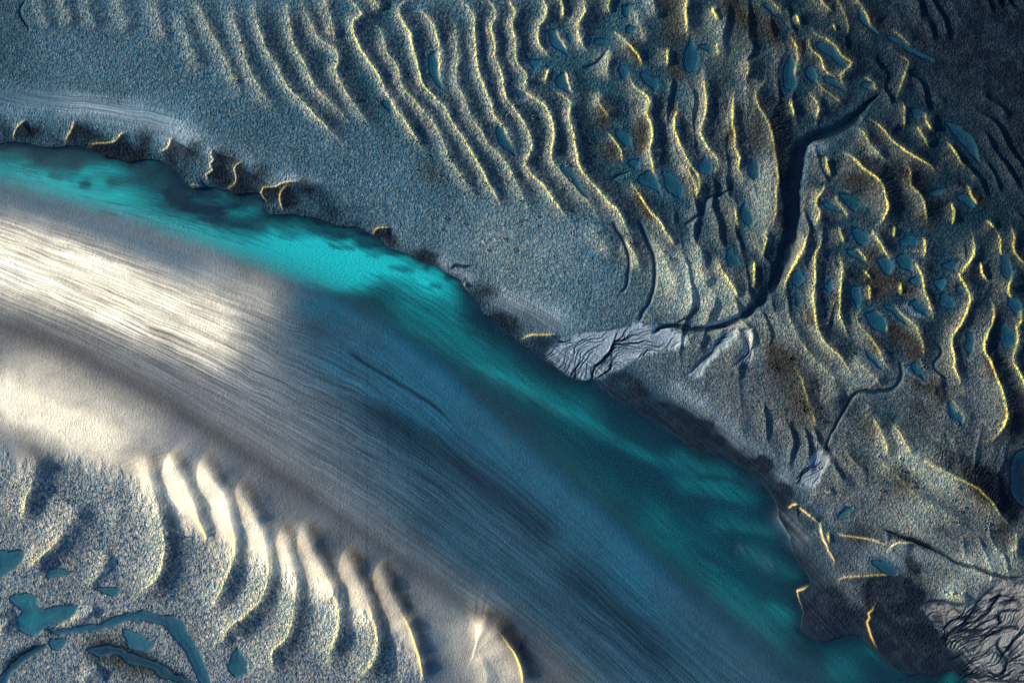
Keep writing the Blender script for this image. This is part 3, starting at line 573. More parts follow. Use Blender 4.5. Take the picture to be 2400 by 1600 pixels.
def braids(pg, ux, uy, n, kind, seed):
    rs_ = np.random.RandomState(seed); q = np.array(pg); lo, hi = q.min(0), q.max(0); th0 = math.atan2(uy, ux); got = 0
    while got < n:
        p = rs_.uniform(lo, hi)
        ins = False
        for k in range(len(q)):
            (x0, y0), (x1, y1) = q[k - 1], q[k]
            if (y0 <= p[1]) != (y1 <= p[1]) and p[0] < x0 + (p[1] - y0) * (x1 - x0) / (y1 - y0): ins = not ins
        if not ins: continue
        got += 1
        path = [tuple(p)]; c = p.copy(); L = rs_.uniform(50, 190) * (1.5 if kind == 'delta' else 1)
        for k in range(int(L / 5)):
            sc = 26 if kind == 'fan' else 38
            a = th0 + 1.25 * float(fbm(np.array([c[0] / sc]), np.array([c[1] / sc]), 2, 191)[0]) + .5 * float(vn(np.array([k * .5 + got * 7.]), np.array([got * 3.1]), 193)[0])
            c = c + 5 * np.array([math.cos(a), math.sin(a)]); path.append(tuple(c))
        wdt = rs_.uniform(.9, 1.7) * (1.5 if kind == 'delta' and rs_.rand() < .3 else 1)
        w, d, arc, LL, _ = line_field(path[::2] if len(path) > 5 else path, 14, east=False, step=1e9, warp=.6)
        e = sstep(0, 1, np.clip(np.minimum(arc, LL - arc) / 25, 0, 1)) * braid_in[w]
        g = np.exp(-(d / wdt) ** 2) * e; lv = np.exp(-((np.abs(d) - 2.1 * wdt) / wdt) ** 2) * e
        H[w] += -.075 * g + .02 * lv
        dark[w] += .30 * g; lilac[w] = lilac[w] * (1 - .75 * g) + .10 * lv; blue[w] += .45 * g
braid_in = np.zeros(X.shape, np.float32)
for (pg, (ux, uy), lu, lv, amp, kind) in FANS:
    w, d, q = poly_field(pg, 46, warp=2.2)
    x = X[w] - 1400; y = Y[w] - 800
    u = x * ux + y * uy; v = -x * uy + y * ux
    wv = lv * 1.3 * fbm(u / (lu * .6), v / (lv * 2.2), 2, 91)
    n1 = 1 - np.abs(vn(u / lu, (v + wv) / lv, 93)) * 2.6
    wv2 = lv * .9 * fbm(u / (lu * .5) + 9, v / (lv * 1.6), 2, 95)
    n2 = 1 - np.abs(vn(u / (lu * .62) + 4, (v + wv2) / (lv * .6), 97)) * 2.8
    ch = np.maximum(np.clip(n1, 0, 1), .75 * np.clip(n2, 0, 1)) ** 1.3
    body = fbm(u / (lu * .5), (v + wv) / (lv * .7), 3, 99)
    m = sstep(-7, 9, d + 5 * fbm(x / 12, y / 12, 2, 197))
    braid_in[w] = np.maximum(braid_in[w], m); ch = ch * .2; amp *= .22
    base = H[w]; lo = base * (1 - m) + (np.minimum(base, .35 if kind == 'fan' else .5) * .4 + base * .6) * m
    H[w] = lo + m * (-amp * ch + amp * .35 * body)
    pale[w] = pale[w] * (1 - m); dark[w] = dark[w] * (1 - m * .7); brown[w] *= 1 - m
    if kind == 'fan':
        lilac[w] += m * .60 * (1 + .35 * body); dark[w] += m * .30 * ch; blue[w] += m * .45 * ch
    elif kind == 'delta':
        lilac[w] += m * .05; pale[w] += m * .12; dark[w] += m * (.40 * ch + .22 + .5 * sstep(-.05, -.4, body)); pale[w] += m * .14 * np.clip(.5 + body, 0, 1)
    else:
        lilac[w] += m * .5 * (1 - ch); dark[w] += m * .3 * ch; blue[w] += m * .4 * ch
    fan_mask[w] = np.maximum(fan_mask[w], m)
    if kind != 'small':
        FANOBJ.append((w, d > 1.5, kind))
smooth_zone = np.maximum(smooth_zone, fan_mask * .9)
for i_, ((pg, (ux, uy), lu, lv, amp, kind), n_) in enumerate(zip(FANS, (170, 170, 34, 22, 18))):
    braids(pg, ux, uy, n_, kind, 300 + i_)

# --------------------------------------------------------------------------- creeks and runnels (centre line + half width)
CREEKS = [
 ('dark', [(2062, 222, 2), (2036, 240, 4), (2016, 262, 8), (1990, 290, 14), (1945, 316, 12), (1900, 327, 10), (1876, 352, 14), (1864, 420, 17), (1860, 500, 17), (1852, 560, 17), (1836, 625, 16), (1810, 672, 14), (1775, 715, 12), (1730, 748, 11), (1680, 766, 9), (1630, 772, 7), (1590, 765, 5), (1548, 768, 5), (1530, 785, 3)], 1.0,
  'tidal_creek', 'wide dark creek with a hooked head, sweeping down to the braided fan'),
 ('thin', PA([(1830, 20, ), (1790, 120), (1690, 210), (1590, 255)]), .35, None, None),
 ('thin', Z(5, [(1850, -60), (1900, 20), (1955, 120), (1980, 220), (1972, 330), (1960, 410), (1900, 460)]), .40, 'tidal_runnel', 'short dark runnel fading out on the smooth flat, left of the longer runnel'),
 ('thin', Z(5, [(2040, -60), (2080, 20), (2115, 120), (2155, 250), (2150, 400), (2115, 520), (2065, 600), (2040, 665)]), .55, 'tidal_runnel', 'long dark runnel joining the upper tip of the braided fan'),
 ('thin', Z(2, [(2120, 1320), (2300, 1340), (2400, 1290), (2440, 1230)]), .0, None, None),
 ('thin', Z(6, [(1500, 900), (1500, 1020), (1440, 1120), (1330, 1130), (1240, 1120), (1180, 1140), (1120, 1230), (1060, 1340), (1000, 1480), (980, 1568)]), .5, 'tidal_runnel', 'thin bent runnel crossing the flat right of the brown mound'),
 ('thin', Z(3, [(0, 1568), (90, 1500), (150, 1430), (170, 1370), (240, 1350), (310, 1310), (350, 1240)]), .45, None, None),
 ('thin', Z(6, [(1740, 780), (1780, 860), (1730, 930), (1750, 990), (1830, 1050)]), .3, None, None),
 ('thin', Z(2, [(1840, 1250), (1900, 1215), (1990, 1190)]), .4, None, None),
 ('thin', Z(2, [(1640, 470), (1720, 460), (1790, 400), (1830, 330)]), .4, None, None),
 ('thin', PA([(2170, 300), (2070, 390), (1960, 540), (1840, 640), (1750, 760)]), .25, None, None),
 ('thin', PB([(1365, 655), (1320, 700), (1180, 830), (1140, 900)]), .3, None, None),
 ('thin', PB([(1410, 700), (1340, 830), (1280, 930), (1180, 1000), (1030, 1040)]), .45, None, None),
 ('thin', PB([(1170, 960), (1000, 980), (900, 1040), (840, 1110)]), .3, None, None),
 ('thin', PB([(1607, 800), (1440, 820), (1330, 850)]), .4, None, None),
 ('thin', PB([(1400, 1050), (1390, 960), (1430, 910), (1607, 900)]), .4, None, None),
 ('thin', PB([(1607, 1060), (1450, 1070), (1350, 1110), (1210, 1160)]), .5, None, None),
 ('thin', PB([(1480, 1390), (1380, 1270), (1370, 1180), (1430, 1120)]), .4, None, None),
 ('thin', PB([(700, 840), (850, 810), (1000, 840), (1120, 850)]), .35, None, None),
 ('thin', PB([(1607, 605), (1450, 605), (1340, 570), (1200, 520), (1000, 460), (880, 390), (700, 300), (520, 240), (400, 190), (310, 150)]), .4, None, None),
 ('thin', PB([(1080, 1275), (1000, 1340), (880, 1370)]), .3, None, None),
 ('thin', Z(5, [(740, 300), (790, 265), (850, 270), (930, 265)]), .25, None, None),
 ('thin', Z(1, [(190, 0), (150, 60), (160, 130), (200, 200), (190, 240)]), .2, None, None),
]
CREEKOBJ = []
for kind, pts, dep, nm, lab in CREEKS:
    if dep == 0: continue
    if kind == 'thin':
        n = len(pts); base_w = 3.0 + 4.0 * dep
        pts = [(p[0], p[1], base_w * (.55 + .45 * math.sin(math.pi * min(1, .25 + k / n)))) for k, p in enumerate(pts)]
    R = 60
    w, d, arc, L, hw = line_field(pts, R, east=False, step=8, warp=1.2 if kind == 'thin' else .6)
    r = np.abs(d) / np.maximum(hw, 1)
    e = sstep(0, 1, np.clip(np.minimum(arc, L - arc) / 20, 0, 1))
    cut = np.where(np.abs(d) < R, np.exp(-(r * (1 + (.18 if kind == 'thin' else .28) * fbm(arc / 26, d / 30, 2, 207))) ** (2.2 if kind == 'thin' else 2.4)), 0) * e
    H[w] -= dep * (.45 if kind == 'thin' else .75) * cut
    pale[w] *= 1 - .8 * cut; lilac[w] *= 1 - .7 * cut; dark[w] += .55 * cut; brown[w] *= 1 - cut; blue[w] += .6 * cut; crest_sun[w] *= 1 - cut
    smooth_zone[w] = np.maximum(smooth_zone[w], cut)
    if nm: CREEKOBJ.append((w, (r < 1.3) & (e > .2), nm, lab, dep, kind))

# --------------------------------------------------------------------------- pools (outline)
def oval(cx, cy, rx, ry, ang=0, k=1.0):
    a = rad(ang); out = []
    for t in range(8):
        th = t * math.pi / 4; r = 1 + .14 * math.sin(3 * th + cx * .13) + .08 * math.cos(2 * th + cy * .21)
        x = rx * r * math.cos(th); y = ry * r * math.sin(th)
        out.append((cx + x * math.cos(a) - y * math.sin(a), cy + x * math.sin(a) + y * math.cos(a)))
    return out
UPP = 'tidal pools on the upper flat'; LOP = 'tidal pools on the sandbar'
POOLS = [   # sheet, outline, clearness (0 dull blue .. 1 bright teal), label
(2, [(1415, 205), (1475, 200), (1500, 270), (1572, 385), (1500, 355), (1440, 310)], .5, 'wedge shaped blue pool between two short crests near the top edge'),
(2, [(1515, 490), (1545, 488), (1592, 645), (1530, 610), (1478, 580)], .45, 'small triangular blue pool below the wedge shaped one'),
(2, [(598, 400), (658, 375), (682, 520), (702, 625), (640, 570), (600, 480)], .4, 'elongated blue pool with a short bright ridge on its right'),
(2, [(1065, 885), (1120, 910), (1205, 1075), (1120, 1035), (1075, 960)], .45, 'narrow blue pool at the lower end of a nearly straight ridge'),
(2, [(2030, 1230), (2090, 1180), (2148, 1210), (2195, 1338), (2110, 1305), (2050, 1275)], .65, 'teardrop blue pool under a long wavy yellow crest'),
(2, oval(1990, 210, 42, 34), .45, 'small round blue pool above the slanting thin crest'),
(2, oval(1950, 80, 50, 36, 70), .4, 'small blue pool near the top edge, above the small round one'),
(2, oval(1930, 500, 36, 55), .35, 'small upright blue pool right of the short upright ridge'),
(2, oval(2118, 565, 88, 38, 38), .5, 'slanting oval pool at the head of the wavy yellow crest'),
(2, oval(1935, 945, 95, 38, 45), .4, 'slanting slim pool right of the dark brown lozenge'),
(2, oval(2010, 1125, 52, 42), .35, 'dull pool below the slanting slim one'),
(2, oval(1800, 305, 55, 30, 20), .35, None),
(2, oval(1235, 655, 46, 26, 20), .4, None),
(2, oval(1330, 440, 46, 32), .35, None),
(2, oval(305, 730, 60, 22, 45), .4, None),
(2, oval(1600, 1250, 140, 32, 48), .35, 'long narrow blue hollow between two ridges left of the longer dark runnel'),
(2, oval(2275, 1270, 130, 40, 60), .45, 'long blue pool right of the teardrop pool'),
(2, oval(1580, 275, 40, 22, 40), .3, None),
(3, [(735, 375), (782, 470), (760, 620), (692, 595), (690, 480)], .3, 'tall blue pool left of the curved ridge in the upper right'),
(3, [(930, 290), (1010, 310), (1080, 400), (1130, 460), (1090, 475), (990, 400), (930, 350)], .4, 'oval blue pool enclosed by two ridges in the upper right'),
(3, [(850, 470), (910, 520), (900, 590), (840, 550)], .35, None),
(3, [(960, 535), (1040, 545), (1110, 620), (1050, 610), (980, 580)], .3, 'slim blue pool just above the slanting ridge by the creek head'),
(3, oval(1275, 600, 46, 34), .3, None),
(3, oval(150, 330, 55, 26, 15), .35, None),
(3, oval(475, 1185, 45, 78, -8), .4, 'oval blue pool beside the ribbed bank of the dark creek'),
(3, [(1790, 835), (1880, 870), (1980, 960), (2050, 1110), (1950, 1050), (1860, 960)], .3, 'large dull pool in the dark upper right'),
(3, oval(1150, 1385, 88, 44, 42), .5, 'oval blue pool with a whitish rim on the brown mound'),
(3, [(960, 1375), (1020, 1385), (1080, 1450), (1115, 1490), (1050, 1470), (985, 1430)], .9, 'bright teal pool left of the white rimmed pool'),
(3, oval(1612, 800, 42, 40), .25, None),
(3, oval(1742, 1320, 44, 36), .3, None),
(3, oval(1935, 1385, 88, 36, 40), .3, 'slim dark blue pool by the slim dark streak'),
(3, oval(440, 1490, 42, 80, -8), .4, 'upright blue pool inside the creek bend, nearest the ribbed bank'),
(3, oval(150, 1150, 60, 50), .5, 'teal pool between the two tall thin yellow crests'),
(3, oval(50, 400, 50, 120), .25, 'broad dark hollow of water left of the tall thin yellow crest'),
(3, [(1200, 60), (1250, 110), (1300, 210), (1380, 250), (1290, 240), (1210, 150)], .3, 'slim dark pool below the slanting ridge at the top edge'),
(3, [(560, 20), (640, 90), (690, 140), (640, 120), (550, 60)], .35, None),
(3, [(1400, 240), (1560, 330), (1720, 430), (1700, 450), (1540, 370), (1420, 290)], .15, 'long dark trough of water in the upper right corner'),
(6, oval(335, 225, 52, 62, -10), .5, 'small blue pool on the pale sand inside the creek bend'),
(6, [(1125, 150), (1170, 145), (1230, 220), (1255, 255), (1200, 240), (1140, 200)], .4, 'small slim pool between the second upright ridge and a brown slope'),
(6, oval(1185, 480, 34, 92), .45, 'upright slim pool left of the brown hollow'),
(6, oval(1385, 262, 62, 50, 40), .6, 'pointed oval pool below the slanting yellow crest'),
(6, oval(1320, 640, 108, 50, 58), .6, 'large oval pool between two dark crests'),
(6, [(1385, 520), (1430, 515), (1530, 620), (1545, 665), (1470, 620)], .6, 'teal pool right of the large oval pool'),
(6, oval(1607, 552, 80, 30, 38), .5, 'slim leaf shaped pool with a pale rim'),
(6, oval(1590, 360, 44, 36), .4, None),
(6, oval(1762, 385, 42, 50, -20), .4, None),
(6, oval(1900, 440, 42, 32), .35, None),
(6, oval(1612, 992, 66, 36, 45), .6, 'small oval pool with a pale rim near the thin runnel'),
(6, oval(1862, 1285, 88, 40, 55), .6, 'lowest oval pool, near the right end of the flat'),
(6, oval(790, 350, 42, 62), .45, 'small pool right of the creek bend, upper of two'),
(6, oval(790, 495, 34, 42), .4, 'small pool right of the creek bend, lower of two'),
(6, oval(1010, 395, 36, 46), .35, None),
(6, [(1255, 850), (1300, 870), (1375, 970), (1330, 960), (1270, 900)], .55, 'slim teal pool above the thin runnel'),
(6, oval(2230, 745, 52, 90, -10), .35, 'large dark blue pool near the right edge'),
(6, oval(1515, 240, 70, 52, 50), .4, 'dark blue pool left of the slanting crest'),
(6, oval(1545, 90, 60, 46), .3, None),
(6, oval(1210, 50, 80, 40, 40), .45, None),
(6, oval(1830, 270, 52, 36), .3, None),
(6, oval(2215, 280, 42, 90, -30), .3, 'upright dark pool between the two longest ridges by the right edge'),
(6, oval(2270, 540, 40, 70, -35), .3, None),
(6, oval(1960, 800, 34, 80), .3, None),
(6, oval(1810, 500, 66, 50, 40), .3, None),
(8, [(-40, 690), (60, 650), (160, 640), (190, 700), (120, 780), (20, 840), (-40, 850)], .55, 'blue green pool cut by the left edge of the sandbar'),
(8, oval(400, 810, 90, 42, -8), .4, 'small oval pool below the slanting ridge on the sandbar'),
(8, oval(760, 930, 84, 40, 5), .6, 'teal oval pool in the middle of the lower sandbar'),
(8, [(75, 980), (170, 950), (270, 965), (275, 1030), (400, 1040), (540, 1025), (500, 1105), (430, 1160), (310, 1195), (265, 1240), (145, 1220), (110, 1140), (160, 1090)], .95, 'bright branching turquoise pool on the sandbar'),
(8, oval(400, 1285, 68, 48, -10), .8, 'small turquoise pool below the branching one'),
(8, [(830, 1200), (930, 1215), (1000, 1260), (1085, 1305), (1040, 1345), (900, 1330)], .95, 'turquoise pool under the dark teal arc'),
(8, oval(1640, 1430, 62, 105, -5), .5, 'dull blue pool right of the dark teal arc at the bottom'),
(8, [(280, 1185), (480, 1190), (660, 1150), (850, 1085), (1050, 1085), (1230, 1130), (1330, 1250), (1400, 1400), (1470, 1580), (1380, 1590), (1310, 1430), (1230, 1280), (1130, 1190), (980, 1150), (820, 1160), (640, 1215), (440, 1240)], .25, 'dark teal arc of water curving to the bottom edge'),
(10, [(1290, 715), (1400, 730), (1480, 790), (1460, 830), (1400, 825), (1340, 780)], .9, 'little turquoise pool on the level crest in the lower right'),
(10, [(1130, 340), (1180, 360), (1130, 400), (1080, 430), (1060, 420)], .6, None),
(10, [(2230, 60), (2290, -20), (2420, -40), (2430, 300), (2330, 360), (2250, 230)], .0, 'dark water cut by the right edge below the toothed ridge'),
(8, [(-60, 1640), (-40, 1540), (60, 1440), (200, 1340), (330, 1300), (350, 1330), (220, 1400), (100, 1480), (20, 1600)], .0, 'dark slanting stream in the bottom left corner'),
(8, [(590, 1335), (680, 1305), (800, 1320), (1000, 1390), (1150, 1470), (1400, 1600), (1330, 1620), (1130, 1530), (960, 1450), (780, 1380), (640, 1380)], .0, 'dark curved stream at the bottom, below the dark teal arc'),
]
POOLOBJ = []
for (c, pts, cl, lab) in POOLS:
    pts = Z(c, pts)
    w, d, q = poly_field(pts, 46, warp=3.0, step=7)
    ring = (np.abs(d) < 5)
    lvl = float(np.percentile(H[w][ring], 45)) if ring.any() else .5
    ins = sstep(0, 22, d)
    dep = .32
    shore = lvl + 0.002 - .035 * np.clip(d, -12, 0) / 12 * 1.0
    keep = sstep(3, 14, -d)
    h0 = H[w]
    pw = sstep(-34, 8, d)
    lip_ = lvl + .05 * sstep(0, -26, d) - dep * sstep(-6, 34, d)
    H[w] = np.where(pw > 0, h0 * (1 - pw) + (np.minimum(h0, lip_ + .25 * (h0 - lvl) * (d < 0)) if False else lip_) * pw, h0)
    m = sstep(-2, 4, d)
    pale[w] *= 1 - m; brown[w] *= 1 - m; crest_sun[w] *= 1 - m; dark[w] = dark[w] * (1 - m * .6)
    blue[w] = np.maximum(blue[w], .75 * sstep(-16, 8, d)); navy[w] = np.maximum(navy[w], sstep(-14, 8, d) * (1.0 if c not in (8,) else .2))
    rim = np.exp(-((d + 7) / 5) ** 2)
    if lab and ('ish rim' in lab or 'pale rim' in lab): rim = rim * (.55 + .9 * fbm(X[w] / 16, Y[w] / 16, 2, 215)).clip(0, 1); lilac[w] += .45 * rim; dark[w] *= 1 - .6 * rim; brown[w] *= 1 - .7 * rim
    else: blue[w] += .18 * rim
    smooth_zone[w] = np.maximum(smooth_zone[w], m)
    OWN[w] = np.where(d > 0, 0, OWN[w])
    POOLOBJ.append((w, d, lvl, cl, lab, c))

many(bars, 0, [([(1690, 1262), (1750, 1290), (1850, 1350)], 24, .9), ([(1560, 1095), (1680, 1110), (1790, 1140)], 13, .5), ([(1640, 1215), (1750, 1235), (1830, 1250)], 13, .6), ([(2030, 1480), (2090, 1530), (2150, 1565)], 15, .8), ([(1100, 860), (1240, 930), (1400, 1010), (1540, 1080)], 9, .5),
               ([(1790, 1190), (1850, 1250), (1880, 1300)], 26, .7), ([(880, 645), (1000, 700), (1060, 740)], 16, .3)], 1)
bars *= wet_in * (1 + .5 * fbm(FS * 3, T * 26, 3, 221))
H = np.where(wet_in, H + np.clip(bars, 0, 1) * (-.12 - H) * (H < -.12), H)
# little burrow pits with raised rims
rs = np.random.RandomState(7)
PITS = Z(2, [(110, 690), (265, 510), (155, 850), (480, 970), (530, 980), (370, 940), (590, 1070), (730, 1080), (745, 1110), (685, 1210), (670, 1250), (1120, 590), (1000, 1265), (1215, 1330), (1240, 1385), (1560, 1445), (1110, 870), (1300, 950), (855, 990), (60, 700), (820, 1225), (970, 1260), (1400, 770), (1610, 970), (1180, 1210), (1520, 1440), (525, 1170)]) + \
       Z(6, [(890, 390), (895, 410), (925, 700), (1120, 720), (1170, 860), (745, 900), (1645, 910), (1520, 950), (1650, 1135), (840, 1230), (835, 1255), (860, 1250), (875, 1285), (705, 1250), (845, 1435), (785, 1040), (645, 965), (1290, 1460), (1340, 1510), (1175, 1415), (600, 620), (2150, 1230), (690, 475), (510, 1195), (1200, 630)]) + \
       Z(10, [(1350, 10), (1325, 50), (1465, 50), (1500, 105), (1525, 115), (1910, 385), (1940, 360), (2080, 510), (2110, 515), (2165, 515), (1855, 310), (1590, 215), (1400, 190)]) + Z(1, [(1660, 300), (1820, 320), (1990, 605), (2020, 630), (2060, 690), (1640, 560), (1350, 425), (2310, 430)]) + \
       Z(5, [(1605, 55), (1760, 35), (1970, 50), (1990, 105), (2220, 170), (2260, 215), (2290, 215), (2190, 35)])
for (px, py) in PITS + [(rs.uniform(1000, 1500), rs.uniform(250, 620)) for _ in range(30)] + [(rs.uniform(1850, 2330), rs.uniform(800, 1250)) for _ in range(30)]:
    r0 = rs.uniform(1.5, 2.3)
    w = window(px - 14, px + 14, py - 14, py + 14)
    r = np.hypot(X[w] - px, Y[w] - py)
    H[w] += .16 * np.exp(-((r - r0 * 1.5) / (r0 * .5)) ** 2) - .35 * np.exp(-(r / (r0 * .8)) ** 2)
    dark[w] += .5 * np.exp(-(r / r0) ** 2); pale[w] += .25 * np.exp(-((r - r0 * 1.6) / (r0 * .5)) ** 2)

# --------------------------------------------------------------------------- fine natural relief
finev = fbm(X / 9, Y / 7, 3, 101)
H += .03 * finev * (1 - smooth_zone) * (NORTH | SOUTH)
# tiny runnels combing the slopes of the smooth strip
H += .02 * vn(FS * 2.4, tt * 60, 111) * strip * NORTH
wet_bed = wet_in & (H < .05)

# --------------------------------------------------------------------------- sediment colour with the painted light and shade
def C(r, g, b): return np.array([r, g, b], np.float32)
ridgy = np.zeros(X.shape, np.float32)
for (c, pts, kd, grp, lab) in RIDGES:
    if grp == UP and kd in 'xmvt': stroke(ridgy, Z(c, pts), 60, .6, taper=.1)
ridgy = np.clip(ridgy, 0, 1)
n_big = fbm(X / 150, Y / 150, 4, 121); n_mid = fbm(X / 26, Y / 22, 3, 131); n_fin = vn(X / 3.1, Y / 2.7, 141)
def lay(base, col, f):
    f = np.clip(f, 0, 1)[..., None]
    return base * (1 - f) + col * f
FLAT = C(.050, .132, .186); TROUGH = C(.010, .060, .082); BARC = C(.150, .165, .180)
col = np.broadcast_to(FLAT, X.shape + (3,)).copy()
SF = sstep(-150, -10, DS) * ~NORTH
col = lay(col, BARC, SF)
col = lay(col, C(.020, .064, .100), SF * sstep(430, 900, X - .35 * (Y - 800)) * (1 - .55 * sstep(3.3, 4.1, T)))
col = lay(col, C(.085, .110, .135), .85 * NORTH * sstep(1300, 1750, X + .3 * (Y - 500)) )
col = lay(col, C(.17, .155, .155), .7 * NORTH * sstep(760, 1000, Y) * sstep(1500, 1750, X))
col = lay(col, C(.075, .15, .22), rip_bar)
col = lay(col, TROUGH, np.where(NORTH, .8 * ridgy * trough * (1 - strip * .5), 0) + .55 * lee * NORTH * (1 - .4 * trough))  # wet troughs, and lee-side shade painted in the same tone
eastm = sstep(1150, 1550, X)
col = lay(col, C(.230, .195, .155), .80 * lit_flank * eastm * (1 + .3 * n_mid))  # painted sunlit flanks
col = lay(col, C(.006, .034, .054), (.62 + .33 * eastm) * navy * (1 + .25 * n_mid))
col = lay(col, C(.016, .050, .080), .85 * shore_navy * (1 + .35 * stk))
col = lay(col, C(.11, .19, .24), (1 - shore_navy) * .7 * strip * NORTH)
col = lay(col, C(.013, .082, .138), blue * (1 + .35 * n_mid + .25 * stk * streaky))
col = lay(col, C(.33, .40, .46), lilac * (1 + .3 * stk * strip))
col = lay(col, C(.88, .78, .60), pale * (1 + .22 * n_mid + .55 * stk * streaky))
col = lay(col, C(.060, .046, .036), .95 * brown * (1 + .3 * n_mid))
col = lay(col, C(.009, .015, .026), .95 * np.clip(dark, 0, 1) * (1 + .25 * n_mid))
col = lay(col, C(.88, .60, .13), crest_sun)  # painted sunlight along the crest lips
col *= (1 + .16 * n_big + .10 * n_mid + .10 * n_fin)[..., None]
sk = (1 + .42 * stk * streaky)[..., None]
col = np.clip(col * sk, .004, .9)
bedc = C(.006, .018, .036) * (1 + .5 * n_mid[..., None])
ub = np.maximum(sstep(-.05, -.9, H), np.exp(-(np.maximum(-DN, 0) / 75) ** 2)) * wet_in * (1 - .85 * np.clip(bars, 0, 1))
col = lay(col, bedc, ub)
ripple = np.clip((1 - smooth_zone) * (NORTH * 1.0 + SOUTH * 1.25 * rip_bar), 0, 1.3) * (1 - ub)
ripple = np.maximum(ripple, .035) * (1 - .5 * np.clip(lilac, 0, 1)) * (1 - .45 * np.clip(dark, 0, 1)*0)
wetf = np.clip(.25 + .5 * trough * NORTH + .5 * blue + .4 * dark, 0, 1) * (1 - .8 * np.clip(pale, 0, 1))
lit_tops = np.clip((.10 * NORTH * (1 + .5 * n_big) + .48 * SOUTH + (.34 - .22 * sstep(1300, 1700, X)) * crestband) * (1 - np.clip(1.5 * dark, 0, 1)) * (1 - .95 * np.clip(brown, 0, 1)) * (1 - .75 * np.clip(ridgy * trough, 0, 1)), 0, 1)  # amount of sunlit cream painted on the ripple tops
streak_a = np.clip(streaky, 0, 1)

# --------------------------------------------------------------------------- normals of the whole sheet (so that neighbouring bodies shade without seams)
wxs = (AX - 1200) * S; wys = (800 - AY) * S
gy, gx = np.gradient(H.astype(np.float64), wys, wxs)
NRM = np.stack([-gx, -gy, np.ones_like(gx)], -1)
NRM /= np.linalg.norm(NRM, axis=-1, keepdims=True)
PX = (X - 1200) * S; PY = (800 - Y) * S
VERT = np.stack([PX, PY, H], -1).reshape(-1, 3).astype(np.float32)
NRMF = NRM.reshape(-1, 3).astype(np.float32)
COLF = np.concatenate([col, np.ones(X.shape + (1,), np.float32)], -1).reshape(-1, 4).astype(np.float32)
FLOWF = np.stack([FS, tt], -1).reshape(-1, 2).astype(np.float32)

# --------------------------------------------------------------------------- materials
def nodes_of(name):
    m = bpy.data.materials.new(name); m.use_nodes = True
    nt = m.node_tree; nt.nodes.clear()
    return m, nt
def N(nt, t, **kw):
    n = nt.nodes.new(t)
    for k, v in kw.items():
        if k == 'inp':
            for a, b in v.items(): n.inputs[a].default_value = b
        else: setattr(n, k, v)
    return n
def attr(nt, name): return N(nt, 'ShaderNodeAttribute', attribute_name=name, attribute_type='GEOMETRY')
def mth(nt, op, a, b=None, clamp=False):
    n = N(nt, 'ShaderNodeMath', operation=op, use_clamp=clamp)
    for i, v in enumerate((a, b)):
        if v is None: continue
        if isinstance(v, (int, float)): n.inputs[i].default_value = v
        else: nt.links.new(v, n.inputs[i])
    return n.outputs[0]

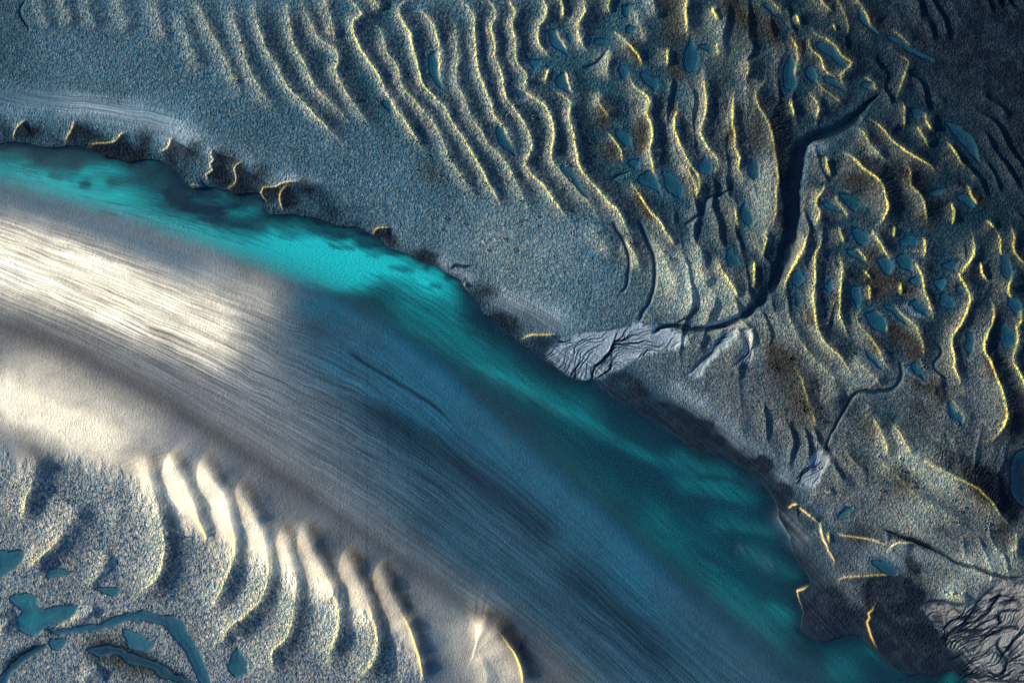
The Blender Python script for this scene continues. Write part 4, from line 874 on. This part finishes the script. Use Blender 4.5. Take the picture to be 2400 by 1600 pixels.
def sand_material():
    m, nt = nodes_of('tidal_sand'); L = nt.links.new
    out = N(nt, 'ShaderNodeOutputMaterial'); bs = N(nt, 'ShaderNodeBsdfPrincipled')
    geo = N(nt, 'ShaderNodeNewGeometry')
    mp = N(nt, 'ShaderNodeMapping', inp={'Rotation': (0, 0, rad(-32)), 'Scale': (1.0, .62, 1)}); L(geo.outputs['Position'], mp.inputs['Vector'])
    nz = N(nt, 'ShaderNodeTexNoise', inp={'Scale': 2.15, 'Detail': 2.0, 'Roughness': .6, 'Distortion': .6}); L(mp.outputs[0], nz.inputs['Vector'])
    nz2 = N(nt, 'ShaderNodeTexNoise', inp={'Scale': .55, 'Detail': 2.0, 'Roughness': .5}); L(geo.outputs['Position'], nz2.inputs['Vector'])
    fl = attr(nt, 'flow'); fm = N(nt, 'ShaderNodeMapping', inp={'Scale': (.9, 85, 1)}); L(fl.outputs['Vector'], fm.inputs['Vector'])
    sn = N(nt, 'ShaderNodeTexNoise', inp={'Scale': 1.0, 'Detail': 4.0, 'Roughness': .6}); L(fm.outputs[0], sn.inputs['Vector'])
    rp = attr(nt, 'ripple'); st = attr(nt, 'streak'); wt = attr(nt, 'wet'); cl = attr(nt, 'sediment')
    hr = mth(nt, 'MULTIPLY', nz.outputs['Fac'], rp.outputs['Fac'])
    amp = mth(nt, 'ADD', mth(nt, 'MULTIPLY', nz2.outputs['Fac'], 1.1), .45)
    nz3 = N(nt, 'ShaderNodeTexNoise', inp={'Scale': .07, 'Detail': 3.0}); L(geo.outputs['Position'], nz3.inputs['Vector'])
    amp = mth(nt, 'MULTIPLY', amp, mth(nt, 'ADD', mth(nt, 'MULTIPLY', nz3.outputs['Fac'], 1.8), .1))
    hr = mth(nt, 'MULTIPLY', hr, amp)
    hs = mth(nt, 'MULTIPLY', mth(nt, 'MULTIPLY', sn.outputs['Fac'], st.outputs['Fac']), .07)
    gr = N(nt, 'ShaderNodeTexNoise', inp={'Scale': 4.5, 'Detail': 2.0}); L(geo.outputs['Position'], gr.inputs['Vector'])
    hg = mth(nt, 'MULTIPLY', gr.outputs['Fac'], .025)
    h = mth(nt, 'ADD', mth(nt, 'ADD', hr, hs), hg)
    bp = N(nt, 'ShaderNodeBump', inp={'Strength': 1.0, 'Distance': 2.0}); L(h, bp.inputs['Height'])
    # colour: streak-sorted grains and speckle
    k = mth(nt, 'ADD', mth(nt, 'MULTIPLY', mth(nt, 'SUBTRACT', sn.outputs['Fac'], .5), mth(nt, 'MULTIPLY', st.outputs['Fac'], 2.6)), 1.0)
    k2 = mth(nt, 'ADD', mth(nt, 'MULTIPLY', mth(nt, 'SUBTRACT', gr.outputs['Fac'], .5), .7), 1.0)
    kk = mth(nt, 'MULTIPLY', k, k2)
    # sunlit cream on the ripple tops, blue-green shade between, painted into the colour
    rr = N(nt, 'ShaderNodeMapRange', inp={'From Min': .36, 'From Max': .64}); L(nz.outputs['Fac'], rr.inputs['Value'])
    rc = N(nt, 'ShaderNodeMix', data_type='RGBA'); L(rr.outputs[0], rc.inputs['Factor'])
    shadec = N(nt, 'ShaderNodeVectorMath', operation='MULTIPLY'); shadec.inputs[1].default_value = (.22, .60, .84); L(cl.outputs['Color'], shadec.inputs[0]); L(shadec.outputs[0], rc.inputs['A'])
    dr = attr(nt, 'lit_tops'); litc = N(nt, 'ShaderNodeMix', data_type='RGBA'); litc.inputs['B'].default_value = (.62, .55, .43, 1)
    L(cl.outputs['Color'], litc.inputs['A']); L(dr.outputs['Fac'], litc.inputs['Factor']); L(litc.outputs['Result'], rc.inputs['B'])
    r2 = N(nt, 'ShaderNodeMix', data_type='RGBA'); L(cl.outputs['Color'], r2.inputs['A']); L(rc.outputs['Result'], r2.inputs['B']); L(mth(nt, 'MINIMUM', rp.outputs['Fac'], 1.0), r2.inputs['Factor'])
    vm = N(nt, 'ShaderNodeVectorMath', operation='SCALE'); L(r2.outputs['Result'], vm.inputs[0]); L(kk, vm.inputs['Scale'])
    L(vm.outputs[0], bs.inputs['Base Color'])
    ro = mth(nt, 'SUBTRACT', .95, mth(nt, 'MULTIPLY', wt.outputs['Fac'], .45)); L(ro, bs.inputs['Roughness'])
    bs.inputs['Specular IOR Level'].default_value = .008
    L(bp.outputs[0], bs.inputs['Normal']); L(bs.outputs[0], out.inputs['Surface'])
    return m

def water_material(name, clear, milky, kdep, rough=.16, amin=0.0, grain=.5):
    """sediment-laden water: depth and suspended silt decide how much of the bed still shows"""
    m, nt = nodes_of(name); L = nt.links.new
    out = N(nt, 'ShaderNodeOutputMaterial'); bs = N(nt, 'ShaderNodeBsdfPrincipled', inp={'Roughness': rough, 'IOR': 1.33})
    tr = N(nt, 'ShaderNodeBsdfTransparent', inp={'Color': (1, 1, 1, 1)}); mx = N(nt, 'ShaderNodeMixShader')
    dp = attr(nt, 'depth'); sl = attr(nt, 'silt'); geo = N(nt, 'ShaderNodeNewGeometry')
    mp = N(nt, 'ShaderNodeMapping', inp={'Rotation': (0, 0, rad(28)), 'Scale': (.55, 1.5, 1)}); L(geo.outputs['Position'], mp.inputs['Vector'])
    nz = N(nt, 'ShaderNodeTexNoise', inp={'Scale': 2.6, 'Detail': 3.0, 'Roughness': .6}); L(mp.outputs[0], nz.inputs['Vector'])
    gr = N(nt, 'ShaderNodeTexNoise', inp={'Scale': 4.2, 'Detail': 2.0}); L(geo.outputs['Position'], gr.inputs['Vector'])
    s2 = mth(nt, 'ADD', sl.outputs['Fac'], mth(nt, 'MULTIPLY', mth(nt, 'SUBTRACT', gr.outputs['Fac'], .5), grain), clamp=True)
    cr = N(nt, 'ShaderNodeMix', data_type='RGBA'); cr.inputs['A'].default_value = clear + (1,); cr.inputs['B'].default_value = milky + (1,)
    L(s2, cr.inputs['Factor']); L(cr.outputs['Result'], bs.inputs['Base Color'])
    bp = N(nt, 'ShaderNodeBump', inp={'Strength': 1.0, 'Distance': .22}); L(nz.outputs['Fac'], bp.inputs['Height']); L(bp.outputs[0], bs.inputs['Normal'])
    ex = mth(nt, 'SUBTRACT', 1.0, mth(nt, 'POWER', math.e, mth(nt, 'MULTIPLY', dp.outputs['Fac'], -kdep)))
    al = mth(nt, 'MAXIMUM', ex, amin, clamp=True)
    L(al, mx.inputs['Fac']); L(tr.outputs[0], mx.inputs[1]); L(bs.outputs[0], mx.inputs[2]); L(mx.outputs[0], out.inputs['Surface'])
    return m

SAND = sand_material()
SEA = water_material('silty_channel_water', (.002, .014, .034), (.010, .47, .51), 3.2)
POOLW = water_material('still_pool_water', (.003, .022, .040), (.016, .24, .28), 2.4, grain=.08)
CREEKW = water_material('dark_creek_water', (.003, .012, .026), (.02, .07, .10), 3.0, rough=.12, grain=.03)

# --------------------------------------------------------------------------- mesh building from pieces of the sheet
IDX = np.arange(NX * NY, dtype=np.int64).reshape(NY, NX)
def quads(mask):
    j, i = np.nonzero(mask)
    a = IDX[j, i]; return np.stack([a, a + NX, a + NX + 1, a + 1], -1)   # y grows downward in plan: this order faces up
def sheet(name, F, mat, verts=None, attrs=None, normals=True, kind=None, label=None, cat=None, group=None):
    if len(F) == 0: return None
    used, inv = np.unique(F.ravel(), return_inverse=True)
    V = (VERT if verts is None else verts)[used].copy()
    c = (V.min(0) + V.max(0)) / 2; c[2] = V[:, 2].min()
    V -= c
    me = bpy.data.meshes.new(name)
    nf = len(F)
    me.vertices.add(len(V)); me.vertices.foreach_set('co', V.ravel())
    me.loops.add(nf * 4); me.loops.foreach_set('vertex_index', inv.astype(np.int32).ravel())
    me.polygons.add(nf); me.polygons.foreach_set('loop_start', np.arange(0, nf * 4, 4, dtype=np.int32))
    me.polygons.foreach_set('use_smooth', np.ones(nf, bool))
    for an, (ty, key, data) in (attrs or SAND_ATTR).items():
        a = me.attributes.new(an, ty, 'POINT'); a.data.foreach_set(key, np.ascontiguousarray(data[used]).ravel())
    me.update(); me.validate()
    if normals:
        me.normals_split_custom_set_from_vertices(NRMF[used].tolist() if False else NRMF[used])
    me.materials.append(mat)
    o = bpy.data.objects.new(name, me); o.location = c; COL.objects.link(o)
    if kind: o['kind'] = kind
    if label: o['label'] = label
    if cat: o['category'] = cat
    if group: o['group'] = group
    return o
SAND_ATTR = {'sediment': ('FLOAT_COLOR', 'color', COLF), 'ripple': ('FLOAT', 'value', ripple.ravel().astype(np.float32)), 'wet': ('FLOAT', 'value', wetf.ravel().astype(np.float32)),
             'lit_tops': ('FLOAT', 'value', lit_tops.ravel().astype(np.float32)), 'streak': ('FLOAT', 'value', streak_a.ravel().astype(np.float32)), 'flow': ('FLOAT2', 'vector', FLOWF)}

FLAT_ID, BAR_ID, BED_ID, FAN_ID, DELTA_ID = 100001, 100002, 100003, 100004, 100005
own = np.where(OWN > 0, OWN, np.where(NORTH, FLAT_ID, np.where(SOUTH, BAR_ID, BED_ID)))
for w, m, kind in FANOBJ:
    own[w] = np.where(m, FAN_ID if kind == 'fan' else DELTA_ID, own[w])
own = np.where(wet_in & (OWN == 0) & (own > 100000) & (own < FAN_ID), BED_ID, own)
fo = own[:-1, :-1]
sheet('sand_flat', quads(fo == FLAT_ID), SAND, kind='structure', label='wide rippled grey blue sand flat crossed by ridges and pools')
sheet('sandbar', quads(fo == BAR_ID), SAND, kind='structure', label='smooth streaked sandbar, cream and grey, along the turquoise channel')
sheet('channel_bed', quads(fo == BED_ID), SAND, kind='structure', label='dark bed under the turquoise channel')
sheet('runoff_fan', quads(fo == FAN_ID), SAND, label='pale braided runoff fan spreading from the creek mouth to the channel', cat='sediment fan', group='braided runoff fans')
sheet('runoff_fan', quads(fo == DELTA_ID), SAND, label='grey runoff fan with branching dark runnels in the lower right corner', cat='sediment fan', group='braided runoff fans')
for k, (grp, lab) in NAMES.items():
    F = quads(fo == k)
    if len(F) < 60: print('TINY', lab, len(F)); continue
    sheet('bank_rim' if grp == BK else 'sand_ridge', F, SAND, label=lab, cat='bank rim' if grp == BK else 'sand ridge', group=grp)

# --------------------------------------------------------------------------- water of the channel
many(silt, 0, [([(-200, 395), (60, 430), (250, 470), (400, 520)], 58, .95), ([(300, 520), (480, 580), (640, 620), (800, 640), (900, 640)], 46, 1.15), ([(560, 560), (760, 590), (900, 610), (1010, 650), (1100, 700)], 46, 1.0), ([(640, 600), (800, 610), (960, 630)], 34, .4),
               ([(-200, 330), (30, 365), (90, 360)], 14, .45), ([(170, 400), (260, 395), (310, 400)], 18, .4), ([(420, 480), (500, 470), (600, 510)], 20, .35), ([(600, 465), (612, 490), (560, 505)], 13, .6), ([(330, 375), (380, 378)], 12, .4), ([(470, 400), (490, 410)], 14, .25), ([(520, 440), (550, 435)], 12, .35),
               ([(860, 680), (1000, 760), (1150, 850), (1300, 930), (1450, 1010)], 52, .24), ([(1080, 830), (1220, 905), (1350, 975), (1480, 1050), (1600, 1100)], 15, .30), ([(1000, 700), (1060, 720), (1120, 790)], 34, .18),
               ([(1540, 1060), (1640, 1095), (1760, 1130)], 30, .28), ([(1560, 1120), (1680, 1150), (1800, 1180)], 26, .24), ([(1640, 1210), (1760, 1240), (1850, 1260)], 24, .26), ([(1720, 1280), (1830, 1330), (1900, 1360)], 22, .22),
               ([(1450, 1160), (1600, 1290), (1760, 1420), (1930, 1540), (2060, 1620)], 52, .26), ([(1640, 1370), (1760, 1460), (1880, 1560)], 22, .2), ([(1790, 1400), (1850, 1450), (1880, 1470)], 20, .34), ([(2010, 1500), (2080, 1545), (2140, 1580)], 18, .5), ([(2200, 1570), (2260, 1600)], 22, .5), ([(1200, 1000), (1360, 1130), (1500, 1230)], 60, .16)], 1)
sdark = np.zeros(X.shape, np.float32)
many(sdark, 0, [([(-40, 352), (90, 360), (150, 372), (240, 372)], 16, .55), ([(330, 408), (420, 405)], 10, .6), ([(560, 470), (580, 500), (640, 505)], 12, .5), ([(100, 410), (180, 418)], 8, .35), ([(450, 510), (560, 530), (640, 535)], 8, .35), ([(760, 575), (840, 585)], 9, .4), ([(900, 625), (980, 635)], 8, .35), ([(700, 490), (760, 520)], 16, .6), ([(60, 370), (140, 390), (210, 380)], 16, .5), ([(-40, 375), (60, 368), (130, 352)], 8, .4), ([(180, 438), (220, 425)], 11, .75), ([(235, 430), (300, 425), (400, 415)], 12, .7), ([(330, 440), (400, 450)], 13, .4), ([(400, 430), (415, 460)], 13, .7), ([(440, 445), (470, 460), (520, 460)], 14, .8), ([(540, 485), (590, 475), (640, 490)], 10, .6),
                ([(350, 480), (440, 490), (520, 500)], 9, .4), ([(220, 500), (280, 505)], 8, .4), ([(620, 500), (650, 500), (690, 520)], 20, .85), ([(520, 525), (600, 515)], 10, .4), ([(700, 530), (760, 545), (820, 555)], 12, .6), ([(640, 550), (700, 560)], 9, .3), ([(820, 560), (880, 580), (960, 590)], 14, .85), ([(840, 600), (900, 600)], 9, .45), ([(980, 600), (1000, 620)], 12, .6),
                ([(1040, 645), (1070, 650)], 8, .6), ([(1010, 670), (1030, 672)], 7, .35), ([(1060, 715), (1150, 760), (1250, 840), (1340, 900)], 26, .6), ([(1400, 930), (1500, 980), (1570, 1010)], 20, .4), ([(1570, 1030), (1640, 1050)], 12, .5), ([(1620, 1120), (1700, 1122), (1760, 1135)], 7, .4), ([(1600, 1165), (1700, 1185), (1780, 1200)], 10, .45), ([(1690, 1245), (1760, 1258), (1820, 1270)], 8, .45),
                ([(1600, 1260), (1700, 1330), (1820, 1400)], 17, .4), ([(1640, 1180), (1720, 1230)], 9, .25), ([(1500, 1100), (1600, 1190)], 20, .3), ([(1830, 1500), (1960, 1560)], 20, .4)], 1)
flown = fbm(FS * 1.4 + 5, tt * 7, 4, 151) ; flow2 = vn(FS * 3, tt * 30, 155)
curl = fbm(X / 70 + .8 * fbm(X / 50, Y / 30, 2, 161), Y / 26, 4, 163)
upch = 1 - sstep(850, 1150, X)
SILT = silt * (1 + .22 * flown + .10 * flow2 + .45 * curl * upch) 
SILT -= .45 * upch * np.clip(curl - .02, 0, 1) * np.exp(-(np.maximum(-DN, 0) / 90) ** 2) * 2
SILT *= 1 - .48 * sstep(900, 1400, X)
SILT *= 1 + .30 * vn(FS * 2.2, tt * 46, 157) + .22 * vn(FS * 4, tt * 95, 158)
SILT = np.clip(SILT * np.exp(-2.1 * sdark * (1 + .9 * curl)) + .03, 0, 1)
wz = 0.0
wm = (H < .30) & ((-DN > -16)) & (DS < 40)
wmf = wm[:-1, :-1] & (X[:-1, :-1] > -3000) & (X[:-1, :-1] < 5000)
WV = np.stack([PX, PY, np.full_like(H, wz)], -1).reshape(-1, 3).astype(np.float32)
depth = np.clip(wz - H, 0, 3)
sheet('channel_water', quads(wmf), SEA, verts=WV, attrs={'depth': ('FLOAT', 'value', depth.ravel().astype(np.float32)), 'silt': ('FLOAT', 'value', SILT.ravel().astype(np.float32))}, normals=False,
      kind='structure', label='milky turquoise channel water running from the left edge to the bottom right')

# --------------------------------------------------------------------------- water of pools and creeks
def water_patch(name, w, mask, level, cl, mat, **kw):
    full = np.zeros(X.shape, bool); full[w] = mask
    zl = np.zeros(X.shape, np.float32); zl[w] = level
    V = np.stack([PX, PY, zl], -1).reshape(-1, 3).astype(np.float32)
    dep = np.clip(zl - H, 0, 2).ravel().astype(np.float32)
    sl = np.clip(cl * (1 + .7 * n_mid + .5 * fbm(X / 60, Y / 60, 2, 231)), 0, 1).ravel().astype(np.float32)
    return sheet(name, quads(full[:-1, :-1]), mat, verts=V, attrs={'depth': ('FLOAT', 'value', dep), 'silt': ('FLOAT', 'value', sl)}, normals=False, **kw)
for (w, d, lvl, cl, lab, c) in POOLOBJ:
    low = c == 8
    nm = 'tidal_stream' if lab and 'stream' in lab else 'tidal_pool'
    kw = dict(label=lab, cat='tidal stream' if nm == 'tidal_stream' else 'tidal pool', group=LOP if low else UPP) if lab else dict(label='small dull blue puddle in a trough between ridges of the upper flat', cat='puddle', group='small puddles between the ridges')
    water_patch(nm if lab else 'puddle', w, (d > -3) & (H[w] < lvl + .004), lvl, cl * (.9 if low else .20), POOLW if cl > 0 else CREEKW, **kw)
for (w, m, nm, lab, dep, kind) in CREEKOBJ:
    hh = H[w]
    # the surface follows the bed down the creek
    lvl = hh + (.18 if kind == 'dark' else .07) * 0
    k = 9
    pad = np.pad(np.where(m, hh, np.nan), k, constant_values=np.nan)
    acc = np.zeros_like(hh); cnt = np.zeros_like(hh)
    for a in range(-k, k + 1, 3):
        for b in range(-k, k + 1, 3):
            v = pad[k + a:k + a + hh.shape[0], k + b:k + b + hh.shape[1]]
            ok = ~np.isnan(v); acc += np.where(ok, v, 0); cnt += ok
    lvl = acc / np.maximum(cnt, 1) + (.02 if kind == 'dark' else .02)
    water_patch(nm, w, m & (hh < lvl + .01), lvl, .1, CREEKW, label=lab, cat='creek' if nm == 'tidal_creek' else 'runnel')

# --------------------------------------------------------------------------- camera, sun, sky
cam = bpy.data.cameras.new('camera'); cam.lens = 50; cam.sensor_width = 36; cam.clip_start = 1; cam.clip_end = 5000
co = bpy.data.objects.new('camera', cam); COL.objects.link(co)
co.location = (0, 0, 240 / 36 * 50 + .6); SC.camera = co
EL, AZ = rad(10.5), (-.975, .22)                            # low sun in the west (picture left), a little north
sv = Vector((AZ[0], AZ[1], 0)).normalized() * math.cos(EL) + Vector((0, 0, math.sin(EL)))
sun = bpy.data.lights.new('sun', 'SUN'); sun.energy = 5.0; sun.angle = rad(.5); sun.color = (1.0, .82, .56)
so = bpy.data.objects.new('sun', sun); COL.objects.link(so); so.location = (-100, 20, 60)
so.rotation_euler = (-sv).to_track_quat('-Z', 'Y').to_euler()
wd = bpy.data.worlds.new('World'); SC.world = wd; wd.use_nodes = True
nt = wd.node_tree; bg = nt.nodes['Background']
sky = nt.nodes.new('ShaderNodeTexSky'); sky.sky_type = 'NISHITA'; sky.sun_disc = False
sky.sun_elevation = EL; sky.sun_rotation = math.atan2(AZ[0], AZ[1]); sky.air_density = 1.0; sky.dust_density = .1; sky.ozone_density = 2.5
nt.links.new(sky.outputs[0], bg.inputs['Color']); bg.inputs['Strength'].default_value = .10
SC.view_settings.view_transform = 'Standard'; SC.view_settings.look = 'None'; SC.view_settings.exposure = 1.68; SC.view_settings.gamma = 1
SC.render.engine = 'CYCLES'
SC.cycles.max_bounces = 6; SC.cycles.transparent_max_bounces = 8
